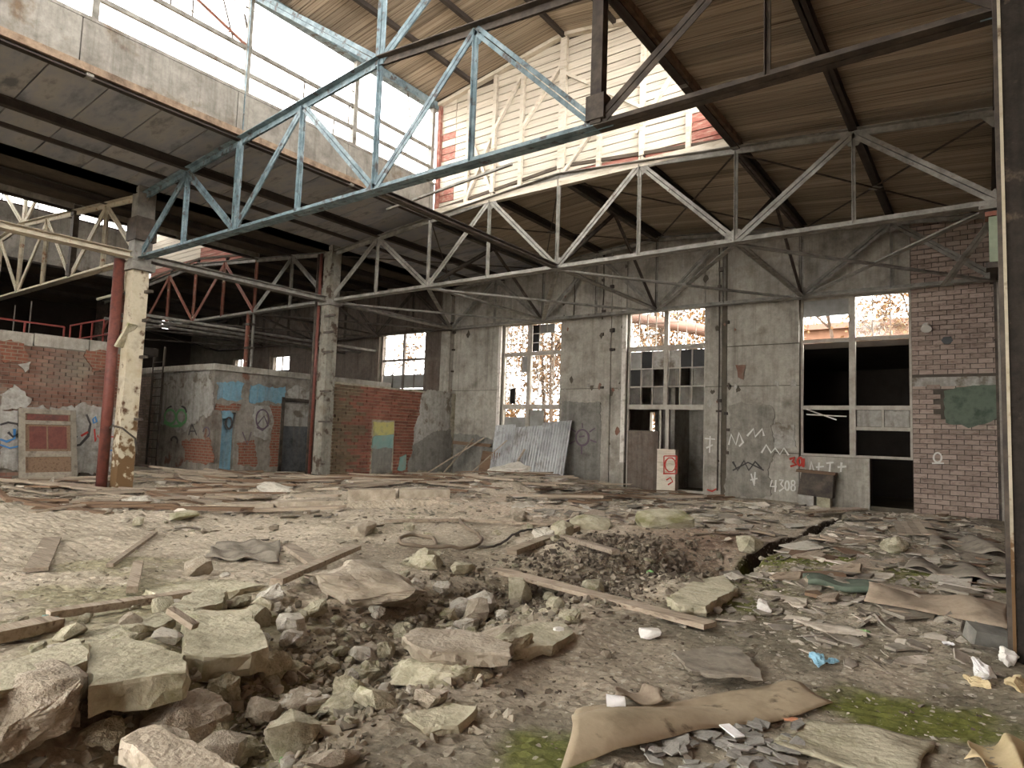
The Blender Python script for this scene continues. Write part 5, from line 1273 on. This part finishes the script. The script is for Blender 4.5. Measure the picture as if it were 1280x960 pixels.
sheet(A4, 36, 14, lambda u, v: (.085 * math.sin(min(1, v * 1.25) * math.pi) ** .8 * (1 - u) ** .7 + .03 * math.sin(6 * u + 2 * v) * (1 - u) + .02) * (1 if v < .98 else .3), .006, 'tarp', 'rolled brown tarpaulin lying in the near foreground right of centre', 'tarpaulin', 'tarpaulin')
sheet([at(760, 885, Z=0)[:2], at(830, 880, Z=0)[:2], at(826, 862, Z=0)[:2], at(775, 868, Z=0)[:2]], 12, 6, lambda u, v: .05 + .03 * math.sin(7 * u + 3 * v), .004, 'felt_tan', 'curled scrap of brown cardboard above the tarpaulin', 'cardboard_scrap', 'cardboard')
sheet([at(1080, 756, Z=0)[:2], at(1262, 790, Z=0)[:2], at(1262, 764, Z=0)[:2], at(1090, 738, Z=0)[:2]], 30, 8, lambda u, v: .05 + .05 * math.sin(9 * u + 2 * v) * math.sin(v * 3) + .05 * math.sin(math.pi * v), .008, 'felt_tan', 'pinkish tan felt sheet spread on the floor at right', 'felt_sheet', 'sheet')
sheet([at(1130, 716, Z=0)[:2], at(1262, 742, Z=0)[:2], at(1262, 722, Z=0)[:2], at(1150, 702, Z=0)[:2]], 30, 8, lambda u, v: .05 + .05 * math.sin(11 * u + 2 * v) + .03 * math.sin(5 * v), .012, 'felt_grey', 'pale grey rippled sheet behind the tan felt at right', 'felt_sheet', 'sheet')
sheet([at(1160, 690, Z=0)[:2], at(1258, 700, Z=0)[:2], at(1258, 682, Z=0)[:2], at(1165, 674, Z=0)[:2]], 24, 8, lambda u, v: .08 + .08 * math.sin(9 * u + 3 * v) + .03 * math.sin(5 * v), .015, 'felt_grey', 'dark curled roofing sheet near the foot of the brick pier', 'felt_sheet', 'sheet')
sheet([at(1010, 735, Z=0)[:2], at(1095, 748, Z=0)[:2], at(1098, 738, Z=0)[:2], at(1005, 728, Z=0)[:2]], 20, 6, lambda u, v: .07 + .02 * math.sin(9 * u), .06, 'paint_green', 'dark green block of matting on the mossy floor', 'matting', 'mat')
sheet([at(960, 925, Z=0)[:2], at(1150, 990, Z=0)[:2], at(1165, 920, Z=0)[:2], at(1010, 893, Z=0)[:2]], 24, 14, lambda u, v: .014 + .008 * math.sin(6 * u + 5 * v), .012, 'concrete_rubble', 'pale skin of screed lying flat at the bottom right', 'screed_skin', 'screed')
sheet([at(1205, 952, Z=0)[:2], at(1282, 985, Z=0)[:2], at(1290, 920, Z=0)[:2], at(1215, 925, Z=0)[:2]], 16, 10, lambda u, v: .02 + .03 * math.sin(8 * u + 3 * v), .004, 'paper_tan', 'crumpled clear plastic sheet in the bottom right corner', 'plastic_sheet', 'plastic')
sheet([at(255, 700, Z=0)[:2], at(350, 706, Z=0)[:2], at(350, 680, Z=0)[:2], at(270, 682, Z=0)[:2]], 24, 12, lambda u, v: .03 + .02 * math.sin(14 * u + 6 * v) + .02 * math.sin(19 * v + 3 * u), .01, 'felt_grey', 'wrinkled pale sheet on the dusty floor left of the crossing beam', 'felt_sheet', 'sheet')

# cable loops
def cable(pts, r, label, material='cable'):
    P = [np.array(at(px, py, Z=.0)) for px, py in pts]
    Q = []
    for i in range(len(P) - 1):
        p0, p1, p2, p3 = P[max(i - 1, 0)], P[i], P[i + 1], P[min(i + 2, len(P) - 1)]
        for k in range(8):
            t = k / 8
            q = .5 * ((2 * p1) + (-p0 + p2) * t + (2 * p0 - 5 * p1 + 4 * p2 - p3) * t * t + (-p0 + 3 * p1 - 3 * p2 + p3) * t ** 3)
            Q.append((q[0], q[1], g1(q[0], q[1]) + r + .03))
    return tag(MB().tube(Q, r, 7).build('cable', material, smooth=True), label, 'cable')
cable([(545, 682), (541, 675), (520, 671), (502, 674), (499, 679), (512, 683), (545, 684), (580, 684), (598, 680), (602, 672), (592, 664), (578, 658), (574, 652)], .03, 'pale cable lying in loops in the middle of the floor')
cable([(598, 682), (625, 680), (655, 664), (690, 660), (725, 650)], .02, 'dark cable running from the loops to the earth heap', 'steel_dark')

# litter with a colour of its own
def crumple(px, py, s, seed, material, label, name, cat, flat=.7):
    me = rough_mesh(name, seed, material, flat, 4, .14, 12); zg = 0
    for _ in range(3):
        p = at(px, py, Z=zg); zg = g1(p[0], p[1])
    return thing_at(me, name, p[0], p[1], (s, s * .8, s), (0, 0, seed), label, cat, None, None, .08)
crumple(1020, 830, .14, 901, 'plastic_blue', 'crumpled light blue plastic bag on the damp floor', 'plastic_bag', 'bag')
crumple(1041, 831, .1, 902, 'plastic_blue', 'small blue plastic scrap next to the blue bag', 'plastic_scrap', 'plastic', .5)
crumple(1229, 850, .2, 903, 'plastic_white', 'crumpled white plastic bag near the right column', 'plastic_bag', 'bag', .9)
crumple(1262, 832, .2, 904, 'white_foam', 'white plaster lump at the foot of the right column', 'plaster_lump', 'rubble', .8)
crumple(1222, 858, .18, 905, 'paper_tan', 'tan paper scrap below the white plastic bag', 'paper_scrap', 'paper', .35)
crumple(1271, 862, .2, 906, 'paper_tan', 'beige paper heap at the right edge', 'paper_heap', 'paper', .5)
crumple(1185, 808, .1, 907, 'plastic_white', 'small white scrap between the tan felt and the white bag', 'plastic_scrap', 'plastic', .5)
crumple(813, 719, .1, 908, 'green_plastic', 'small bright green scrap on the earth heap', 'plastic_scrap', 'plastic', .7)
crumple(1080, 793, .12, 909, 'green_plastic', 'flat pale green disc on the damp floor', 'plastic_disc', 'plastic', .2)
crumple(358, 952, .1, 910, 'green_plastic', 'pale green flat scrap at the bottom edge of the hollow', 'plastic_disc', 'plastic', .2)
crumple(60, 777, .16, 911, 'paint_teal', 'teal paper scrap near the left edge beams', 'paper_scrap', 'paper', .3)
p = at(1235, 803, Z=0)
tag(inst(unit_box('cinder_block', 'paint_grey', .03, 77), 'cinder_block', (p[0], p[1], g1(p[0], p[1]) + .075), (.25, .15, .5), (.3, .2, .15)), 'pale grey block tilted near the right column', 'block')
p = at(768, 889, Z=0)
cup = empty('paper_cup', (p[0], p[1], g1(p[0], p[1]) + .06), 'white paper cup lying on its side by the tarpaulin', 'cup')
zc = WL[cup.name][2]
MB().tube([(p[0] - .045, p[1] - .02, zc), (p[0] + .055, p[1] + .03, zc + .012)], [.048, .034], 16, False).build('cup_wall', 'plastic_white', cup, smooth=True)
MB().tube([(p[0] + .052, p[1] + .028, zc + .0115), (p[0] + .056, p[1] + .031, zc + .012)], [.034, .033], 16).build('cup_base', 'plastic_white', cup)
cl = at(500 - 120, 0 + 917, Z=0)
p = at(975, 888, Z=0)
tag(MB().bar((p[0] - .09, p[1] - .05, g1(p[0], p[1]) + .025), (p[0] + .1, p[1] + .05, g1(p[0], p[1]) + .02), .04, .012).build('plastic_strip', 'orange_plastic'), 'orange plastic strip lying right of the tarpaulin', 'strip')
p = at(915, 918, Z=0)
tag(MB().bar((p[0] - .06, p[1] + .04, g1(p[0], p[1]) + .05), (p[0] + .06, p[1] - .05, g1(p[0], p[1]) + .045), .07, .008).build('pale_tile', 'plastic_white'), 'small whitish tile among slates by the tarpaulin', 'tile')

# ---------------------------------------------------------------- countable litter: individual boards, sheets, stones
def inside(x, y): return -27 < x < -.1 and .9 < y < 19.4 and not (abs(x + 18) < .7 and abs(y - Y1) < .7) and not (x < -21.2 and (y < 9.6 or y > 11.7)) and not (-18.6 < x < -17.4 and y > 13.2)
r = random.Random(21)
nb = 0
while nb < 250:
    if r.random() < .8: x_, y_ = r.uniform(-23, -11.5), r.uniform(4.5, 15)
    else: x_, y_ = r.uniform(-17.4, -6), r.uniform(13, 19)
    if not inside(x_, y_): continue
    dens = math.exp(-((x_ + 17.5) / 4.5) ** 2) if y_ < 13 else .6
    if r.random() > dens: continue
    L_ = r.uniform(.5, 2.4) if r.random() < .8 else r.uniform(2.2, 3.4)
    sc = (L_, r.uniform(.08, .2), r.uniform(.025, .06))
    rot = (r.uniform(-.12, .12), r.uniform(-.08, .08), .62 + r.gauss(0, .45))
    c, s_ = math.cos(rot[2]) * L_ / 2, math.sin(rot[2]) * L_ / 2
    if not (inside(x_ + c, y_ + s_) and inside(x_ - c, y_ - s_)): continue
    near = 'around the cream column' if y_ < 13 else 'before the window wall'
    o = inst(PLK[nb % 4], 'loose_board', (x_, y_, max(g1(x_, y_), .5 * (g1(x_ + c, y_ + s_) + g1(x_ - c, y_ - s_))) + .03 + r.uniform(0, .08)), rot, sc, None, 'wood_brown' if r.random() < .4 else 'wood_grey')
    tag(o, '%s %s board lying in the litter %s' % ('long' if L_ > 1.5 else 'short', 'brown' if o.material_slots[0].material.name == 'wood_brown' else 'weathered grey', near), 'board', 'boards ' + near); nb += 1
ns_ = 0
while ns_ < 280:
    q = r.random()
    if q < .45: x_, y_ = r.uniform(-3, -.15), r.uniform(8, 19.4)
    elif q < .8: x_, y_ = r.uniform(-10, -3.5), r.uniform(12, 19.3)
    else: x_, y_ = r.uniform(-17, -9), r.uniform(13, 19)
    if not inside(x_, y_): continue
    if -3.6 < x_ < -2.9 and 9 < y_ < 18.3: continue
    S_ = r.uniform(.25, .95)
    zone = 'right of the trench' if x_ > -3 else 'between the trench and the window wall'
    o = inst(SHARD[ns_ % 12], 'sheet_scrap', (x_, y_, g1(x_, y_) + .02), (r.gauss(0, .1), r.gauss(0, .1), r.uniform(0, 6.28)), (S_, S_ * r.uniform(.5, 1), r.uniform(.012, .03)), None, r.choice(('felt_grey', 'felt_grey', 'felt_tan', 'wood_grey', 'stone_pale', 'wood_brown')))
    tag(o, '%s %s scrap lying flat %s' % ('large' if S_ > .6 else 'small', dict(felt_grey='grey felt', felt_tan='tan felt', wood_grey='grey wood', stone_pale='pale plaster', wood_brown='brown wood')[o.material_slots[0].material.name], zone), 'scrap', 'flat scraps ' + zone); ns_ += 1
# slates beside the tarpaulin
for k in range(60):
    px, py = r.uniform(800, 1000), r.uniform(895, 958)
    p = at(px, py, Z=0); S_ = r.uniform(.07, .24)
    o = inst(SHARD[k % 12], 'slate_piece', (p[0], p[1], g1(p[0], p[1]) + .008 + .02 * r.random()), (r.gauss(0, .08), r.gauss(0, .08), r.uniform(0, 6.28)), (S_, S_ * .7, .008), None, 'slate')
    tag(o, 'broken grey slate piece in the pile beside the tarpaulin', 'slate', 'slates beside the tarpaulin')
# stones
nr = 0
while nr < 300:
    q = r.random()
    if q < .5:
        k = r.randrange(2, len(HOL) - 1); t = r.random(); c = HOL[k] * (1 - t) + HOL[k + 1] * t
        x_, y_ = c[0] + r.gauss(0, .55), c[1] + r.gauss(0, .4)
    elif q < .86: x_, y_ = r.uniform(-6.4, -3.6), r.uniform(1.6, 5.5)
    else: x_, y_ = r.uniform(-12, -3.6), r.uniform(4, 12)
    if x_ > -3.2 and y_ > 2 and r.random() < .8: continue
    S_ = min(.27, .05 + r.expovariate(14)) * (1.3 if q > .86 else 1)
    zone = 'in the hollow' if q < .5 else ('on the slab heap at left' if q < .86 else 'scattered over the dusty floor')
    me_ = ROCK[nr % 18] if r.random() < .6 else CHUNK[nr % 8]
    mt_ = r.choice(('concrete_rubble', 'concrete_rubble', 'concrete_warm', 'stone_pale'))
    lab_ = '%s %s rubble stone %s' % ('large' if S_ > .2 else ('middling' if S_ > .11 else 'small'), dict(concrete_rubble='grey', concrete_warm='tan', stone_pale='pale')[mt_], zone)
    thing_at(me_, 'rubble_stone', x_, y_, (S_ * r.uniform(.9, 1.4), S_, S_ * r.uniform(.6, 1)), (r.uniform(-.4, .4), r.uniform(-.4, .4), r.uniform(0, 6.28)), lab_, 'stone', 'rubble stones ' + zone, mt_, .25)
    nr += 1

# ---------------------------------------------------------------- uncountable: gravel, chips, splinters
def scatter(name, material, n, pos, size, seed, bases, label, cat, flat=1.0):
    rs = np.random.RandomState(seed)
    VS, FS, base = [], [], 0
    bv = [(np.array([v.co[:] for v in m_.vertices]), [tuple(p.vertices) for p in m_.polygons]) for m_ in bases]
    XY = pos(rs, n)
    clear = ~(((np.abs(XY[:, 0] + 18) < .85) & ((np.abs(XY[:, 1] - Y1) < .75) | (XY[:, 1] > Y2 - .7))) | (XY[:, 0] > -.2)); XY = XY[clear]; Z = gz(XY[:, 0], XY[:, 1]); S = size(rs, len(XY))
    for i in range(len(XY)):
        v, f = bv[i % len(bv)]; a = rs.uniform(0, 6.28); t = rs.normal(0, .35)
        s = S[i]; sc = np.array([s * rs.uniform(.8, 1.5), s * rs.uniform(.6, 1), s * flat * rs.uniform(.5, 1)])
        q = v * sc; ca, sa = math.cos(a), math.sin(a); ct, st = math.cos(t), math.sin(t)
        y_ = q[:, 1] * ct - q[:, 2] * st; z_ = q[:, 1] * st + q[:, 2] * ct
        VS.append(np.stack([q[:, 0] * ca - y_ * sa + XY[i, 0], q[:, 0] * sa + y_ * ca + XY[i, 1], z_ + Z[i] + sc[2] * .2], 1))
        FS += [tuple(k + base for k in p) for p in f]; base += len(v)
    me = bpy.data.meshes.new(name); me.from_pydata(np.concatenate(VS).tolist(), [], FS); me.materials.append(MATS[material])
    o = finish(bpy.data.objects.new(name, me), None, (0, 0, 0)); return tag(o, label, cat, None, 'stuff')
def around_hollow(sig):
    def f(rs, n):
        k = rs.randint(0, len(HOL) - 1, n); t = rs.rand(n)[:, None]
        c = HOL[k] * (1 - t) + HOL[k + 1] * t
        return c + rs.normal(0, sig, (n, 2))
    return f
def boxed(x0, x1, y0, y1):
    return lambda rs, n: np.stack([rs.uniform(x0, x1, n), rs.uniform(y0, y1, n)], 1)
GRV = [hull_mesh('gravel_base', 700 + k, 'rubble_stuff', 8, .3) for k in range(6)]
scatter('rubble_gravel', 'rubble_stuff', 7500, around_hollow(.55), lambda rs, n: np.minimum(.13, .014 + rs.exponential(.026, n)), 1, GRV, 'small broken rubble and gravel filling the hollow', 'gravel')
scatter('earth_heap_gravel', 'rubble_dark', 3600, lambda rs, n: np.stack([rs.normal(-4.3, .75, n), rs.normal(8.2, 1.1, n)], 1), lambda rs, n: np.minimum(.16, .02 + rs.exponential(.03, n)), 2, GRV, 'dark crumbly earth and stones on the heap by the trench', 'earth')
scatter('floor_chips', 'rubble_stuff', 5000, boxed(-10, -2.6, 1.5, 11.5), lambda rs, n: .008 + rs.exponential(.012, n), 3, GRV, 'fine chips and crumbs scattered over the dusty floor', 'chips', .6)
scatter('pale_chips', 'chips_pale', 2600, lambda rs, n: np.stack([np.clip(rs.normal(-1.2, .9, n), -3, -.1), rs.uniform(3.6, 11, n)], 1), lambda rs, n: .005 + rs.exponential(.008, n), 4, GRV, 'pale plaster flakes strewn over the damp floor at right', 'chips', .5)
scatter('damp_crumbs', 'rubble_dark', 4200, boxed(-2.9, -.1, 3.2, 13), lambda rs, n: .007 + rs.exponential(.011, n), 5, GRV, 'dark crumbs covering the damp floor at right', 'crumbs', .5)
scatter('aisle_litter', 'rubble_stuff', 4200, boxed(-21.5, -8, 5, 19.5), lambda rs, n: .02 + rs.exponential(.05, n), 6, GRV + SHARD[:0], 'mixed rubble and splinters over the far floor', 'litter', .45)
scatter('wall_foot_litter', 'chips_pale', 1600, boxed(-16, -.2, 12, 19.6), lambda rs, n: .03 + rs.exponential(.05, n), 7, GRV, 'pale broken plaster below the window wall', 'litter', .25)

scatter('flat_litter', 'litter_mix', 1500, boxed(-2.9, -.12, 6.0, 19.3), lambda rs, n: .05 + rs.exponential(.09, n), 8, SHARD, 'thin torn bits of felt, board and plaster over the floor at right', 'litter', .05)
scatter('flat_litter', 'litter_mix', 2200, lambda rs, n: np.stack([rs.uniform(-17, -3.6, n), rs.uniform(11.5, 19.4, n)], 1), lambda rs, n: .07 + rs.exponential(.11, n), 9, SHARD, 'thin torn bits of board and plaster below the window wall', 'litter', .06)
scatter('splinter_litter', 'litter_mix', 1500, lambda rs, n: np.stack([rs.normal(-16.5, 2.6, n).clip(-21, -11), rs.uniform(5, 13.2, n)], 1), lambda rs, n: .06 + rs.exponential(.1, n), 10, SHARD + GRV, 'splinters and flakes between the loose boards', 'litter', .08)
